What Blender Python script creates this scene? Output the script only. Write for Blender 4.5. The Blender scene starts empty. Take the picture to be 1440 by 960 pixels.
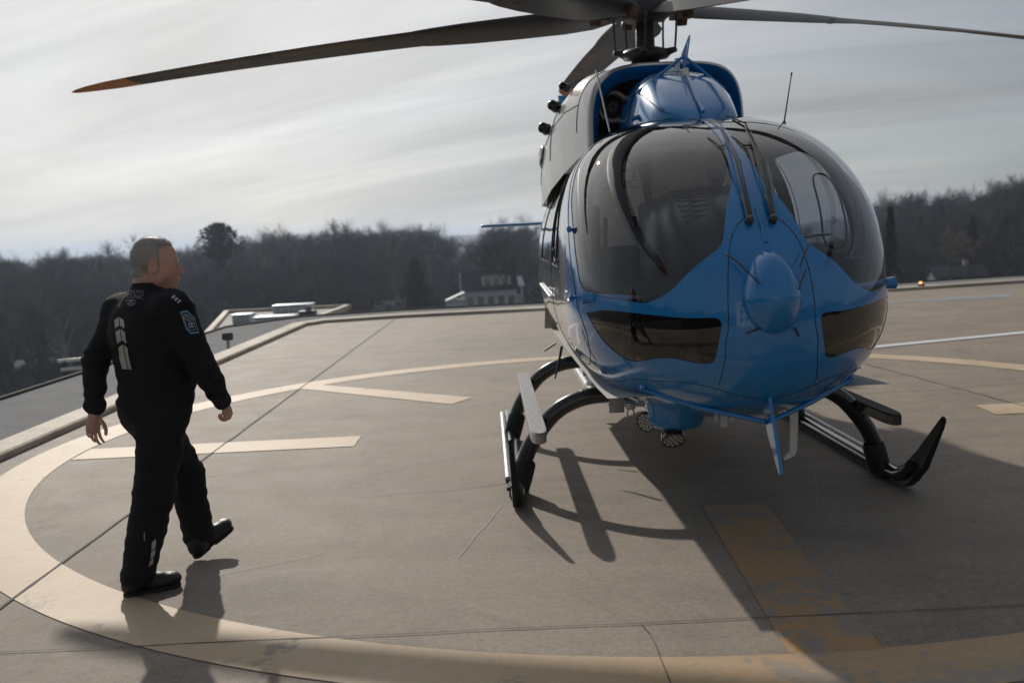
import bpy, bmesh, math, random
import numpy as np
from mathutils import Vector, Matrix
from mathutils.geometry import delaunay_2d_cdt
from mathutils.bvhtree import BVHTree
from mathutils.noise import noise as pnoise
random.seed(7); np.random.seed(7)
R_ = math.radians
scene = bpy.context.scene
COL = scene.collection
# ------------------------------------------------------------------ camera
cam = bpy.data.cameras.new('camera'); camo = bpy.data.objects.new('camera', cam); COL.objects.link(camo)
cam.sensor_width = 36.0; cam.lens = 35.0; cam.clip_end = 30000; cam.clip_start = 0.05
camo.matrix_world = Matrix.Translation((0, 0, 1.7)) @ Matrix.Rotation(R_(90 - 5.99), 4, 'X') @ Matrix.Rotation(R_(-2.75), 4, 'Z')
cam.dof.use_dof = True; cam.dof.focus_distance = 5.3; cam.dof.aperture_fstop = 2.6
scene.camera = camo
# ------------------------------------------------------------------ light
HAZE = 0.00034
SUN_AZ, SUN_EL = 20.0, 29.5          # degrees left of +Y, elevation
sd = Vector((-math.sin(R_(SUN_AZ)) * math.cos(R_(SUN_EL)), math.cos(R_(SUN_AZ)) * math.cos(R_(SUN_EL)), math.sin(R_(SUN_EL))))
sun = bpy.data.lights.new('sun', 'SUN'); sun.energy = 3.0; sun.angle = R_(0.9); sun.color = (1.0, 0.93, 0.84)
suno = bpy.data.objects.new('sun', sun); COL.objects.link(suno); suno.rotation_euler = sd.to_track_quat('Z', 'Y').to_euler()
suno.location = sd * 50
world = bpy.data.worlds.new('World'); scene.world = world; world.use_nodes = True
wn = world.node_tree; wn.nodes.clear(); wl = wn.links
def WN(t, **k):
    n = wn.nodes.new(t)
    for a, b in k.items(): setattr(n, a, b)
    return n
out = WN('ShaderNodeOutputWorld'); bg = WN('ShaderNodeBackground'); bg.inputs[1].default_value = 0.088
wl.new(bg.outputs[0], out.inputs[0])
sky = WN('ShaderNodeTexSky', sky_type='NISHITA'); sky.sun_disc = False; sky.sun_elevation = R_(SUN_EL); sky.sun_rotation = R_(-SUN_AZ)
sky.air_density = 1.0; sky.dust_density = 0.6; sky.ozone_density = 1.0; sky.altitude = 300
tc = WN('ShaderNodeTexCoord')
sep = WN('ShaderNodeSeparateXYZ'); wl.new(tc.outputs['Generated'], sep.inputs[0])
def wmath(op, a, b=None, c=None):
    n = WN('ShaderNodeMath', operation=op)
    for i, v in enumerate((a, b, c)):
        if v is None: continue
        if isinstance(v, (int, float)): n.inputs[i].default_value = v
        else: wl.new(v, n.inputs[i])
    return n.outputs[0]
zz = wmath('ADD', wmath('MAXIMUM', sep.outputs[2], 0.0), 0.22)
px = wmath('DIVIDE', sep.outputs[0], zz); py = wmath('DIVIDE', sep.outputs[1], zz)
comb = WN('ShaderNodeCombineXYZ'); wl.new(wmath('MULTIPLY', px, 0.55), comb.inputs[0]); wl.new(wmath('ADD', py, wmath('MULTIPLY', px, 0.35)), comb.inputs[1])
nz = WN('ShaderNodeTexNoise'); nz.inputs['Scale'].default_value = 0.85; nz.inputs['Detail'].default_value = 8; nz.inputs['Roughness'].default_value = 0.55; nz.inputs['Distortion'].default_value = 0.5
wl.new(comb.outputs[0], nz.inputs['Vector'])
cr = WN('ShaderNodeValToRGB'); cr.color_ramp.elements[0].position = 0.36; cr.color_ramp.elements[1].position = 0.62
cr.color_ramp.elements[0].color = (0.72, 0.72, 0.72, 1); cr.color_ramp.elements[1].color = (0.97, 0.97, 0.97, 1)
wl.new(nz.outputs[0], cr.inputs[0])
# thin cloud scatters sunlight forward: brighter towards the sun
vm = WN('ShaderNodeVectorMath', operation='DOT_PRODUCT'); wl.new(tc.outputs['Generated'], vm.inputs[0]); vm.inputs[1].default_value = sd
dd = wmath('MAXIMUM', vm.outputs['Value'], 0.0)
glow = wmath('MULTIPLY', wmath('POWER', dd, 3.8), 8.4)
nz2 = WN('ShaderNodeTexNoise'); nz2.inputs['Scale'].default_value = 1.7; nz2.inputs['Detail'].default_value = 7; nz2.inputs['Roughness'].default_value = 0.6; nz2.inputs['Distortion'].default_value = 0.7
mp2 = WN('ShaderNodeMapping'); mp2.inputs['Scale'].default_value = (0.45, 1.25, 1); mp2.inputs['Rotation'].default_value = (0, 0, -0.2); wl.new(comb.outputs[0], mp2.inputs[0]); wl.new(mp2.outputs[0], nz2.inputs['Vector'])
mr = WN('ShaderNodeMapRange'); mr.inputs[1].default_value = 0.3; mr.inputs[2].default_value = 0.7; mr.inputs[3].default_value = 0.74; mr.inputs[4].default_value = 1.24; wl.new(nz2.outputs[0], mr.inputs[0])
cl = WN('ShaderNodeVectorMath', operation='SCALE'); cl.inputs[0].default_value = (1.05, 0.985, 0.90); wl.new(glow, cl.inputs['Scale'])
ca = WN('ShaderNodeVectorMath', operation='ADD'); ca.inputs[1].default_value = (2.10, 2.28, 2.52); wl.new(cl.outputs[0], ca.inputs[0])
cs = WN('ShaderNodeVectorMath', operation='SCALE'); wl.new(ca.outputs[0], cs.inputs[0]); wl.new(mr.outputs[0], cs.inputs['Scale'])
mx = WN('ShaderNodeMix', data_type='RGBA'); wl.new(cr.outputs[0], mx.inputs['Factor']); wl.new(sky.outputs[0], mx.inputs['A']); wl.new(cs.outputs[0], mx.inputs['B'])
wl.new(mx.outputs['Result'], bg.inputs[0])
scene.view_settings.view_transform = 'Standard'; scene.view_settings.look = 'None'
scene.view_settings.gamma = 1; scene.view_settings.exposure = 0.0
try:
    scene.view_settings.use_curve_mapping = False
except Exception: pass
scene.render.engine = 'CYCLES'
scene.cycles.max_bounces = 8; scene.cycles.transparent_max_bounces = 24; scene.cycles.glossy_bounces = 4; scene.cycles.diffuse_bounces = 3
scene.cycles.volume_bounces = 0; scene.cycles.caustics_reflective = False; scene.cycles.caustics_refractive = False

# ------------------------------------------------------------------ materials
MATS = {}
class NT:
    def __init__(s, name):
        s.m = bpy.data.materials.new(name); s.m.use_nodes = True; s.t = s.m.node_tree
        s.b = s.t.nodes['Principled BSDF']; s.o = s.t.nodes['Material Output']; MATS[name] = s.m
    def n(s, t, **k):
        q = s.t.nodes.new(t)
        for a, b in k.items(): setattr(q, a, b)
        return q
    def l(s, a, b): s.t.links.new(a, b)
    def math(s, op, a, b=None, c=None, clamp=False):
        q = s.n('ShaderNodeMath', operation=op); q.use_clamp = clamp
        for i, v in enumerate((a, b, c)):
            if v is None: continue
            if isinstance(v, (int, float)): q.inputs[i].default_value = v
            else: s.l(v, q.inputs[i])
        return q.outputs[0]
    def noise(s, scale, detail=4, rough=0.55, coord='Object', stretch=None, dist=0.0, off=0.0):
        tcn = s.n('ShaderNodeTexCoord'); v = tcn.outputs[coord]
        mp = s.n('ShaderNodeMapping'); s.l(v, mp.inputs[0]); mp.inputs['Location'].default_value = (off, off * .7, off * .3)
        if stretch: mp.inputs['Scale'].default_value = stretch
        q = s.n('ShaderNodeTexNoise'); s.l(mp.outputs[0], q.inputs['Vector'])
        q.inputs['Scale'].default_value = scale; q.inputs['Detail'].default_value = detail; q.inputs['Roughness'].default_value = rough; q.inputs['Distortion'].default_value = dist
        return q.outputs[0]
    def ramp(s, x, p0, c0, p1, c1, mid=None):
        q = s.n('ShaderNodeValToRGB'); e = q.color_ramp.elements
        f = lambda c: (c, c, c, 1) if isinstance(c, (int, float)) else (*c, 1)
        e[0].position = p0; e[0].color = f(c0); e[1].position = p1; e[1].color = f(c1)
        if mid: k = e.new(mid[0]); k.color = f(mid[1])
        s.l(x, q.inputs[0]); return q.outputs[0]
    def mix(s, fac, a, b, mode='MIX'):
        q = s.n('ShaderNodeMix', data_type='RGBA', blend_type=mode)
        for k, v in (('Factor', fac), ('A', a), ('B', b)):
            i = q.inputs[k] if k == 'Factor' else [x for x in q.inputs if x.name == k and x.type == 'RGBA'][0]
            if isinstance(v, (int, float)): i.default_value = v
            elif isinstance(v, tuple): i.default_value = (*v, 1)
            else: s.l(v, i)
        return [x for x in q.outputs if x.type == 'RGBA'][0]
    def bump(s, h, strength=0.3, dist=0.01):
        q = s.n('ShaderNodeBump'); q.inputs['Strength'].default_value = strength; q.inputs['Distance'].default_value = dist
        s.l(h, q.inputs['Height']); s.l(q.outputs[0], s.b.inputs['Normal'])
    def set(s, **k):
        for a, b in k.items():
            i = s.b.inputs[a.replace('_', ' ')]
            if isinstance(b, (int, float)): i.default_value = b
            elif isinstance(b, tuple): i.default_value = (*b, 1) if i.type == 'RGBA' else b
            else: s.l(b, i)
        return s
def simple(name, col, rough=0.5, metal=0.0, var=0.15, scale=12, bump=0.0, coat=0.0, spec=None, bscale=None):
    t = NT(name); n = t.noise(scale, 5, 0.6)
    d = tuple(c * (1 - var) for c in col); l = tuple(min(1, c * (1 + var)) for c in col)
    t.set(Base_Color=t.ramp(n, 0.3, d, 0.7, l), Metallic=metal)
    rr = t.math('MULTIPLY_ADD', n, 0.16, max(0.02, rough - 0.08)); t.set(Roughness=rr)
    if coat: t.set(Coat_Weight=coat, Coat_Roughness=0.03)
    if spec is not None: t.set(Specular_IOR_Level=spec)
    if bump: t.bump(t.noise(bscale or scale * 6, 4), bump, 0.01)
    return t.m

# concrete deck
def concrete(name, base, dark, stain=1.0):
    t = NT(name)
    big = t.noise(0.35, 5, 0.6, dist=0.4); mid = t.noise(2.3, 6, 0.65, off=3); fine = t.noise(90, 3, 0.7, off=5); grit = t.noise(330, 2, 0.8, off=9)
    c = t.mix(t.ramp(big, 0.35, 0.0, 0.65, 1.0), dark, base)
    c = t.mix(0.55, c, t.ramp(mid, 0.3, 0.82, 0.7, 1.12), 'MULTIPLY')
    c = t.mix(0.65, c, t.ramp(fine, 0.3, 0.72, 0.7, 1.25), 'MULTIPLY')
    c = t.mix(0.6, c, t.ramp(grit, 0.28, 0.55, 0.72, 1.4), 'MULTIPLY')
    c = t.mix(0.75, c, t.ramp(t.noise(34, 4, 0.75, off=41), 0.32, 0.74, 0.68, 1.2), 'MULTIPLY')
    c = t.mix(0.5 * stain, c, t.ramp(t.noise(0.9, 9, 0.78, dist=1.5, off=51), 0.40, 0.72, 0.52, 1.06), 'MULTIPLY')
    streak = t.noise(1.2, 6, 0.7, stretch=(0.25, 2.2, 1), off=14)
    c = t.mix(0.5 * stain, c, t.ramp(streak, 0.35, 0.8, 0.6, 1.05), 'MULTIPLY')
    spots = t.noise(5.5, 3, 0.5, off=21)
    c = t.mix(0.7 * stain, c, t.ramp(spots, 0.72, 1.0, 0.78, 0.72), 'MULTIPLY')
    # few bright aggregate grains
    c = t.mix(t.ramp(t.noise(220, 1, 0.5, off=31), 0.80, 0.0, 0.84, 0.8), c, (0.75, 0.72, 0.68))
    t.set(Base_Color=c, Roughness=t.math('MULTIPLY_ADD', mid, 0.2, 0.62), Specular_IOR_Level=0.35)
    t.bump(t.math('ADD', t.math('MULTIPLY', fine, 0.6), grit), 0.45, 0.004)
    return t.m
concrete('concrete', (0.320, 0.262, 0.205), (0.255, 0.212, 0.170))
concrete('kerb_concrete', (0.68, 0.60, 0.49), (0.48, 0.41, 0.33))
def paint_mat(name, col, col2, under, wear, off, pos=None):
    t = NT(name)
    w = t.noise(1.6, 8, 0.72, dist=0.8, off=off); f = t.noise(14, 6, 0.7, off=off + 2); g = t.noise(240, 2, 0.8, off=off)
    c = t.mix(t.ramp(t.noise(1.1, 4, off=off + 7), 0.35, 0.0, 0.65, 1.0), col, col2)
    if pos:   # the ring was repainted in ochre on its near right side
        tcn = t.n('ShaderNodeTexCoord'); sp = t.n('ShaderNodeSeparateXYZ'); t.l(tcn.outputs['Object'], sp.inputs[0])
        k = t.math('MULTIPLY', t.math('MULTIPLY_ADD', t.math('ADD', sp.outputs[0], t.math('MULTIPLY', w, .9)), .45, .25, clamp=True), t.math('MULTIPLY_ADD', sp.outputs[1], -.5, 4.0, clamp=True))
        c = t.mix(k, c, (0.44, 0.30, 0.165)); wear = 0.68
    c = t.mix(0.45, c, t.ramp(f, 0.3, 0.8, 0.7, 1.15), 'MULTIPLY'); c = t.mix(0.5, c, t.ramp(g, 0.28, 0.65, 0.72, 1.3), 'MULTIPLY')
    ms = t.math('MULTIPLY_ADD', f, 0.45, t.math('MULTIPLY', w, 0.75))
    if pos: ms = t.math('MULTIPLY_ADD', k, 0.085, ms)
    m = t.ramp(ms, wear, 0.0, wear + 0.06, 1.0)
    t.set(Base_Color=t.mix(m, c, under), Roughness=0.62, Specular_IOR_Level=0.4)
    t.bump(g, 0.35, 0.003)
    return t.m
paint_mat('pad_paint', (0.60, 0.47, 0.33), (0.52, 0.385, 0.245), (0.30, 0.25, 0.20), 0.70, 2)
paint_mat('circle_paint', (0.60, 0.47, 0.33), (0.52, 0.385, 0.245), (0.30, 0.25, 0.20), 0.70, 2, pos=True)
paint_mat('pad_paint_worn', (0.37, 0.23, 0.115), (0.40, 0.235, 0.10), (0.235, 0.205, 0.172), 0.565, 6)
paint_mat('white_line_paint', (0.72, 0.74, 0.76), (0.62, 0.64, 0.66), (0.3, 0.28, 0.25), 0.74, 4)
paint_mat('blue_line_paint', (0.22, 0.33, 0.42), (0.25, 0.34, 0.4), (0.27, 0.25, 0.22), 0.56, 9)
simple('joint_sealant', (0.055, 0.048, 0.042), 0.8, var=0.4, scale=20)
simple('pale_scratch', (0.40, 0.36, 0.31), 0.7, var=0.3, scale=30)
simple('crack_fill', (0.12, 0.105, 0.09), 0.85, var=0.4, scale=25)

# helicopter paint : blue nose, silver flanks, charcoal upper sides, painted by position on the airframe
def heli_paint(name, kind):
    t = NT(name); tcn = t.n('ShaderNodeTexCoord'); sp = t.n('ShaderNodeSeparateXYZ'); t.l(tcn.outputs['Object'], sp.inputs[0])
    X, Y, Z = sp.outputs
    dirt = t.noise(3.0, 6, 0.6); blue = t.mix(dirt, (0.001, 0.200, 0.53), (0.002, 0.225, 0.60)); silver = (0.38, 0.385, 0.40); dark = (0.035, 0.036, 0.04)
    step = lambda x: t.math('MULTIPLY_ADD', x, 60.0, 0.5, clamp=True)
    if kind == 'body':
        # silver where x < edge(z)
        e = t.math('ADD', 2.50, t.math('MULTIPLY', t.math('POWER', t.math('ABSOLUTE', t.math('SUBTRACT', Z, 1.34)), 2.0), -1.5))
        c = t.mix(step(t.math('SUBTRACT', e, X)), blue, silver)
        up = t.math('MULTIPLY', step(t.math('SUBTRACT', Z, 1.42)), step(t.math('SUBTRACT', 2.16, X)))
        c = t.mix(up, c, dark)
        sw = t.math('SUBTRACT', t.math('ADD', 0.85, t.math('MULTIPLY', X, 0.10)), Z)
        c = t.mix(t.math('MULTIPLY', step(sw), step(t.math('SUBTRACT', 1.2, X))), c, blue)
    else:
        silver = t.mix(t.ramp(t.noise(1.3, 3, .5, off=8), .42, 0.0, .5, 1.0), (0.07, 0.072, 0.08), (0.20, 0.20, 0.21))
        e = t.math('ADD', 0.80, t.math('MULTIPLY', t.math('SUBTRACT', Z, 2.6), 0.35))
        c = t.mix(step(t.math('SUBTRACT', e, X)), blue, silver)
        b1 = t.math('SUBTRACT', t.math('ADD', 0.66, t.math('MULTIPLY', t.math('POWER', t.math('SUBTRACT', Z, 2.6), 2.0), -1.2)), X)
        band = t.math('MULTIPLY', step(b1), step(t.math('SUBTRACT', 0.30, b1)))
        c = t.mix(band, c, dark)
    g = t.n('ShaderNodeNewGeometry'); c2 = t.mix(g.outputs['Backfacing'], c, (0.26, 0.255, 0.25))
    t.set(Base_Color=c2, Roughness=t.math('MULTIPLY_ADD', dirt, 0.14, 0.2), Metallic=t.math('MULTIPLY', step(t.math('SUBTRACT', e, X)), 0.55 if kind == 'body' else 0.0), Coat_Weight=1.0 if kind == 'body' else 0.35, Coat_Roughness=0.03, Coat_IOR=1.55)
    t.bump(t.noise(2.2, 2, 0.5, off=4), 0.05, 0.02)
    return t.m
heli_paint('fuselage_paint', 'body'); heli_paint('cowling_paint', 'cowl')
def bluep(name):
    t = NT(name); d = t.noise(4, 6, 0.6)
    t.set(Base_Color=t.mix(d, (0.001, 0.200, 0.53), (0.002, 0.225, 0.60)), Metallic=0.05, Roughness=t.math('MULTIPLY_ADD', d, 0.14, 0.2), Coat_Weight=1.0, Coat_Roughness=0.04, Coat_IOR=1.55)
    t.bump(t.noise(4, 2, 0.5), 0.08, 0.01)
bluep('blue_paint')
def glass(name, tint, refl=1.0, dust=0.012):
    t = NT(name); t.t.nodes.remove(t.b)
    tr = t.n('ShaderNodeBsdfTransparent'); tr.inputs[0].default_value = (*tint, 1)
    gl = t.n('ShaderNodeBsdfGlossy'); gl.inputs['Roughness'].default_value = 0.015; gl.inputs[0].default_value = (refl, refl, refl, 1)
    g = t.n('ShaderNodeNewGeometry'); dt = t.n('ShaderNodeVectorMath', operation='DOT_PRODUCT'); t.l(g.outputs['Normal'], dt.inputs[0]); t.l(g.outputs['Incoming'], dt.inputs[1])
    sch = t.math('MULTIPLY_ADD', t.math('POWER', t.math('SUBTRACT', 1.0, t.math('ABSOLUTE', dt.outputs['Value'])), 4.0), 0.92, 0.075, clamp=True)
    bmp = t.n('ShaderNodeBump'); bmp.inputs['Strength'].default_value = 0.12; bmp.inputs['Distance'].default_value = 0.01
    t.l(t.noise(3.2, 2, 0.5), bmp.inputs['Height']); t.l(bmp.outputs[0], gl.inputs['Normal'])
    df = t.n('ShaderNodeBsdfDiffuse'); df.inputs[0].default_value = (0.5, 0.5, 0.5, 1)
    m0 = t.n('ShaderNodeMixShader'); t.l(t.ramp(t.noise(6, 6, 0.7), 0.35, dust * 0.4, 0.7, dust), m0.inputs[0]); t.l(tr.outputs[0], m0.inputs[1]); t.l(df.outputs[0], m0.inputs[2])
    m = t.n('ShaderNodeMixShader'); t.l(sch, m.inputs[0]); t.l(m0.outputs[0], m.inputs[1]); t.l(gl.outputs[0], m.inputs[2]); t.l(m.outputs[0], t.o.inputs[0])
    return t.m
glass('windscreen_glass', (0.84, 0.86, 0.89)); glass('tinted_glass', (0.30, 0.27, 0.23)); glass('clear_glass', (0.42, 0.44, 0.47))
simple('black_gloss', (0.012, 0.012, 0.014), 0.22, var=0.3, coat=0.6)
simple('black_rubber', (0.018, 0.018, 0.02), 0.75, var=0.35, bump=0.2)
simple('cockpit_black', (0.020, 0.021, 0.025), 0.36, var=0.25, scale=8)
simple('black_satin', (0.012, 0.012, 0.013), 0.5, var=0.3, bump=0.1, spec=.3)
simple('glareshield_black', (0.03, 0.031, 0.035), 0.30, var=0.15, scale=8)
simple('cabin_grey', (0.50, 0.48, 0.44), 0.7, var=0.15)
simple('seat_fabric', (0.08, 0.082, 0.09), 0.85, var=0.2, bump=0.3)
simple('seat_cover', (0.74, 0.69, 0.58), 0.85, var=0.1, bump=0.2)
simple('cover_print', (0.07, 0.075, 0.085), 0.8)
simple('rotor_grey', (0.042, 0.039, 0.038), 0.5, var=0.22, scale=5, bump=0.08)
simple('rotor_dark', (0.030, 0.030, 0.032), 0.5, var=0.3, scale=9)
simple('rotor_tan', (0.105, 0.082, 0.062), 0.5, var=0.2)
simple('tip_orange', (0.55, 0.20, 0.035), 0.45, var=0.15)
simple('hub_steel', (0.075, 0.075, 0.08), 0.4, 0.5, var=0.3, scale=20)
simple('hub_brown', (0.10, 0.055, 0.035), 0.6, var=0.3)
simple('bare_metal', (0.55, 0.55, 0.56), 0.33, 0.9, var=0.2, scale=18, bump=0.05)
simple('worn_metal', (0.42, 0.42, 0.42), 0.45, 0.6, var=0.25, scale=14, bump=0.1)
simple('grip_tread', (0.30, 0.30, 0.31), 0.75, 0.3, var=0.3, scale=60, bump=0.4)
simple('grip_tread_dark', (0.035, 0.035, 0.037), 0.8, 0.1, var=0.4, scale=60, bump=0.4)
simple('white_plastic', (0.72, 0.72, 0.70), 0.4, var=0.06)
simple('dark_cavity', (0.008, 0.008, 0.009), 0.8)
simple('silver_paint', (0.5, 0.5, 0.51), 0.3, 0.2, coat=0.8, var=0.08)
simple('lens_glass', (0.55, 0.55, 0.5), 0.12, 0.6, var=0.1, coat=1)

# ------------------------------------------------------------------ mesh helpers
def link(o, parent=None):
    COL.objects.link(o)
    if parent is not None: o.parent = parent
    return o
def empty(name, loc=(0, 0, 0), rz=0.0, label=None, cat=None, group=None, parent=None):
    o = bpy.data.objects.new(name, None); o.empty_display_size = 0.3; o.location = loc; o.rotation_euler = (0, 0, rz); link(o, parent)
    return tag(o, label, cat, group)
def tag(o, label=None, cat=None, group=None, kind=None):
    if label: o['label'] = label
    if cat: o['category'] = cat
    if group: o['group'] = group
    if kind: o['kind'] = kind
    return o
class MB:
    """collects verts/faces for one mesh object"""
    def __init__(s): s.v = []; s.f = []; s.m = []; s.sm = []
    def add(s, v, f, mi=0, smooth=True):
        o = len(s.v); s.v += [tuple(map(float, p)) for p in v]
        for q in f: s.f.append(tuple(i + o for i in q)); s.m.append(mi); s.sm.append(smooth)
        return s
    def box(s, c, h, rz=0.0, mi=0, bev=0.0, mat=None):
        if bev <= 0:
            P = [Vector((x, y, z)) for x in (-h[0], h[0]) for y in (-h[1], h[1]) for z in (-h[2], h[2])]
            F = [(0, 1, 3, 2), (4, 6, 7, 5), (0, 4, 5, 1), (2, 3, 7, 6), (0, 2, 6, 4), (1, 5, 7, 3)]
            sm = False
        else:
            bm = bmesh.new(); bmesh.ops.create_cube(bm, size=1)
            for v in bm.verts: v.co = Vector((v.co.x * 2 * h[0], v.co.y * 2 * h[1], v.co.z * 2 * h[2]))
            bmesh.ops.bevel(bm, geom=list(bm.edges), offset=min(bev, min(h) * .95), segments=3, profile=0.5, affect='EDGES')
            bm.verts.index_update(); P = [v.co.copy() for v in bm.verts]; F = [tuple(v.index for v in f.verts) for f in bm.faces]; bm.free(); sm = True
        M = Matrix.Translation(c) @ (mat.to_4x4() if mat is not None else Matrix.Rotation(rz, 4, 'Z'))
        return s.add([M @ p for p in P], F, mi, sm)
    def tube(s, pts, r, n=10, mi=0, cap=True, flat=None, smooth=True):
        pts = [Vector(p) for p in pts]; k = len(pts)
        rr = list(r) if hasattr(r, '__len__') else [r] * k
        T = [(pts[min(i + 1, k - 1)] - pts[max(i - 1, 0)]).normalized() for i in range(k)]
        up = Vector((0, 0, 1)) if abs(T[0].z) < 0.9 else Vector((1, 0, 0))
        N = (up - T[0] * up.dot(T[0])).normalized(); V = []; F = []
        for i in range(k):
            N = (N - T[i] * N.dot(T[i])); N = N.normalized() if N.length > 1e-6 else T[i].orthogonal().normalized()
            B = T[i].cross(N)
            for j in range(n):
                a = 2 * math.pi * j / n; fa, fb = (1, 1) if flat is None else flat
                V.append(pts[i] + N * (math.cos(a) * rr[i] * fa) + B * (math.sin(a) * rr[i] * fb))
        for i in range(k - 1):
            for j in range(n):
                F.append((i * n + j, i * n + (j + 1) % n, (i + 1) * n + (j + 1) % n, (i + 1) * n + j))
        s.add(V, F, mi, smooth)
        if cap: s.add(V[:n], [tuple(range(n))[::-1]], mi, False); s.add(V[-n:], [tuple(range(n))], mi, False)
        return s
    def lathe(s, prof, c=(0, 0, 0), axis=(0, 0, 1), n=24, mi=0, smooth=True):
        ax = Vector(axis).normalized(); a = ax.orthogonal().normalized(); b = ax.cross(a); c = Vector(c); V = []; F = []
        for (r, h) in prof:
            for j in range(n):
                t = 2 * math.pi * j / n; V.append(c + ax * h + (a * math.cos(t) + b * math.sin(t)) * max(r, 1e-4))
        k = len(prof)
        for i in range(k - 1):
            for j in range(n): F.append((i * n + j, i * n + (j + 1) % n, (i + 1) * n + (j + 1) % n, (i + 1) * n + j))
        return s.add(V, F, mi, smooth)
    def ell(s, c, r, n=20, m=12, mat=None, mi=0):
        V = []; F = []; M = mat.to_3x3() if mat is not None else Matrix.Identity(3); c = Vector(c)
        for i in range(m + 1):
            p = math.pi * i / m
            for j in range(n):
                t = 2 * math.pi * j / n; V.append(c + M @ Vector((r[0] * math.sin(p) * math.cos(t), r[1] * math.sin(p) * math.sin(t), r[2] * math.cos(p))))
        for i in range(m):
            for j in range(n): F.append((i * n + j, (i + 1) * n + j, (i + 1) * n + (j + 1) % n, i * n + (j + 1) % n))
        return s.add(V, F, mi, True)
    def prism(s, poly, z0, z1, mi=0, mat=None, smooth=False):
        n = len(poly); V = [Vector((p[0], p[1], z0)) for p in poly] + [Vector((p[0], p[1], z1)) for p in poly]
        if mat is not None: V = [mat @ v for v in V]
        F = [tuple(range(n))[::-1], tuple(range(n, 2 * n))] + [(i, (i + 1) % n, n + (i + 1) % n, n + i) for i in range(n)]
        return s.add(V, F, mi, smooth)
    def grid(s, P, mi=0, closed=False, smooth=True):
        a = len(P); b = len(P[0]); V = [p for r in P for p in r]; F = []
        for i in range(a - 1):
            for j in range(b if closed else b - 1): F.append((i * b + j, i * b + (j + 1) % b, (i + 1) * b + (j + 1) % b, (i + 1) * b + j))
        return s.add(V, F, mi, smooth)
    def build(s, name, mats, parent=None, label=None, cat=None, group=None, kind=None, weld=False, recalc=False):
        me = bpy.data.meshes.new(name); me.from_pydata(s.v, [], s.f)
        for m in (mats if isinstance(mats, (list, tuple)) else [mats]): me.materials.append(MATS[m] if isinstance(m, str) else m)
        me.polygons.foreach_set('material_index', s.m); me.polygons.foreach_set('use_smooth', s.sm); me.update()
        if weld or recalc:
            bm = bmesh.new(); bm.from_mesh(me)
            if weld: bmesh.ops.remove_doubles(bm, verts=bm.verts, dist=1e-5)
            bmesh.ops.recalc_face_normals(bm, faces=bm.faces); bm.to_mesh(me); bm.free()
        return tag(link(bpy.data.objects.new(name, me), parent), label, cat, group, kind)
def catmull(P, n, closed=False):
    P = [np.array(p, float) for p in P]; k = len(P); out = []
    rng = range(k if closed else k - 1)
    for i in rng:
        if closed: a, b, c, d = P[(i - 1) % k], P[i], P[(i + 1) % k], P[(i + 2) % k]
        else: a, b, c, d = P[max(i - 1, 0)], P[i], P[i + 1], P[min(i + 2, k - 1)]
        for j in range(n):
            t = j / n; out.append(.5 * ((2 * b) + (c - a) * t + (2 * a - 5 * b + 4 * c - d) * t * t + (3 * b - a - 3 * c + d) * t ** 3))
    if not closed: out.append(P[-1])
    return out
def inpoly(x, y, poly):
    c = False; n = len(poly); j = n - 1
    for i in range(n):
        xi, yi = poly[i]; xj, yj = poly[j]
        if (yi > y) != (yj > y) and x < (xj - xi) * (y - yi) / (yj - yi) + xi: c = not c
        j = i
    return c
# ================================================================== THE DECK
EDGE = [(-4.42, -9), (-4.42, 21.4), (-4.1, 22.0), (-2.5, 22.42), (0.8, 22.55), (8.8, 23.3), (12.6, 24.1), (34, 28.5), (34, -9)]
b = MB()
b.add([(x, y, 0) for x, y in EDGE], [tuple(range(len(EDGE)))[::-1]], 0, False)
o = b.build('helipad_deck', 'concrete', kind='structure')
o.data.flip_normals() if o.data.polygons[0].normal.z < 0 else None
def offs(poly, d):
    out = []
    for i, p in enumerate(poly):
        a = Vector(poly[max(i - 1, 0)]); c = Vector(poly[min(i + 1, len(poly) - 1)]); t = (c - a).normalized(); out.append((p[0] - t.y * d, p[1] + t.x * d))
    return out
el = EDGE[:-1]
inn = offs(el, 0.0); prof = [(0.0, -0.02), (0.0, 0.055), (0.02, 0.07), (0.27, 0.085), (0.29, 0.07), (0.29, -0.35)]
b = MB(); b.grid([[(q[0], q[1], z) for q, z in zip([offs(el, d)[i] for d, _ in prof], [z for _, z in prof])] for i in range(len(el))], smooth=False)
b.build('kerb', 'kerb_concrete', kind='structure')
b = MB(); a = offs(el, -0.035); c = offs(el, -0.002)
b.grid([[(*a[i], 0.004), (*c[i], 0.004)] for i in range(len(el))], smooth=False); b.build('kerb_joint', 'joint_sealant', kind='structure')
# safety netting shelf round the deck: perforated panels on a frame
def net_mat():
    t = NT('net_panel'); tcn = t.n('ShaderNodeTexCoord'); mp = t.n('ShaderNodeMapping'); mp.inputs['Scale'].default_value = (22, 22, 22); t.l(tcn.outputs['Object'], mp.inputs[0])
    sp = t.n('ShaderNodeSeparateXYZ'); t.l(mp.outputs[0], sp.inputs[0])
    fx = t.math('ABSOLUTE', t.math('SUBTRACT', t.math('FRACT', sp.outputs[0]), 0.5)); fy = t.math('ABSOLUTE', t.math('SUBTRACT', t.math('FRACT', sp.outputs[1]), 0.5))
    m = t.math('GREATER_THAN', t.math('MAXIMUM', fx, fy), 0.30)
    t.set(Base_Color=t.mix(m, (0.05, 0.05, 0.052), t.ramp(t.noise(2, 5), 0.3, (0.27, 0.275, 0.28), 0.7, (0.34, 0.345, 0.35))), Roughness=0.92, Specular_IOR_Level=0.1)
net_mat()
n1 = offs(el, 0.30); n2 = offs(el, 1.75)
net = empty('safety_net', (-5.2, 8, 0), label='grey perforated safety net shelf running outside the kerb of the deck', cat='safety net')
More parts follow.
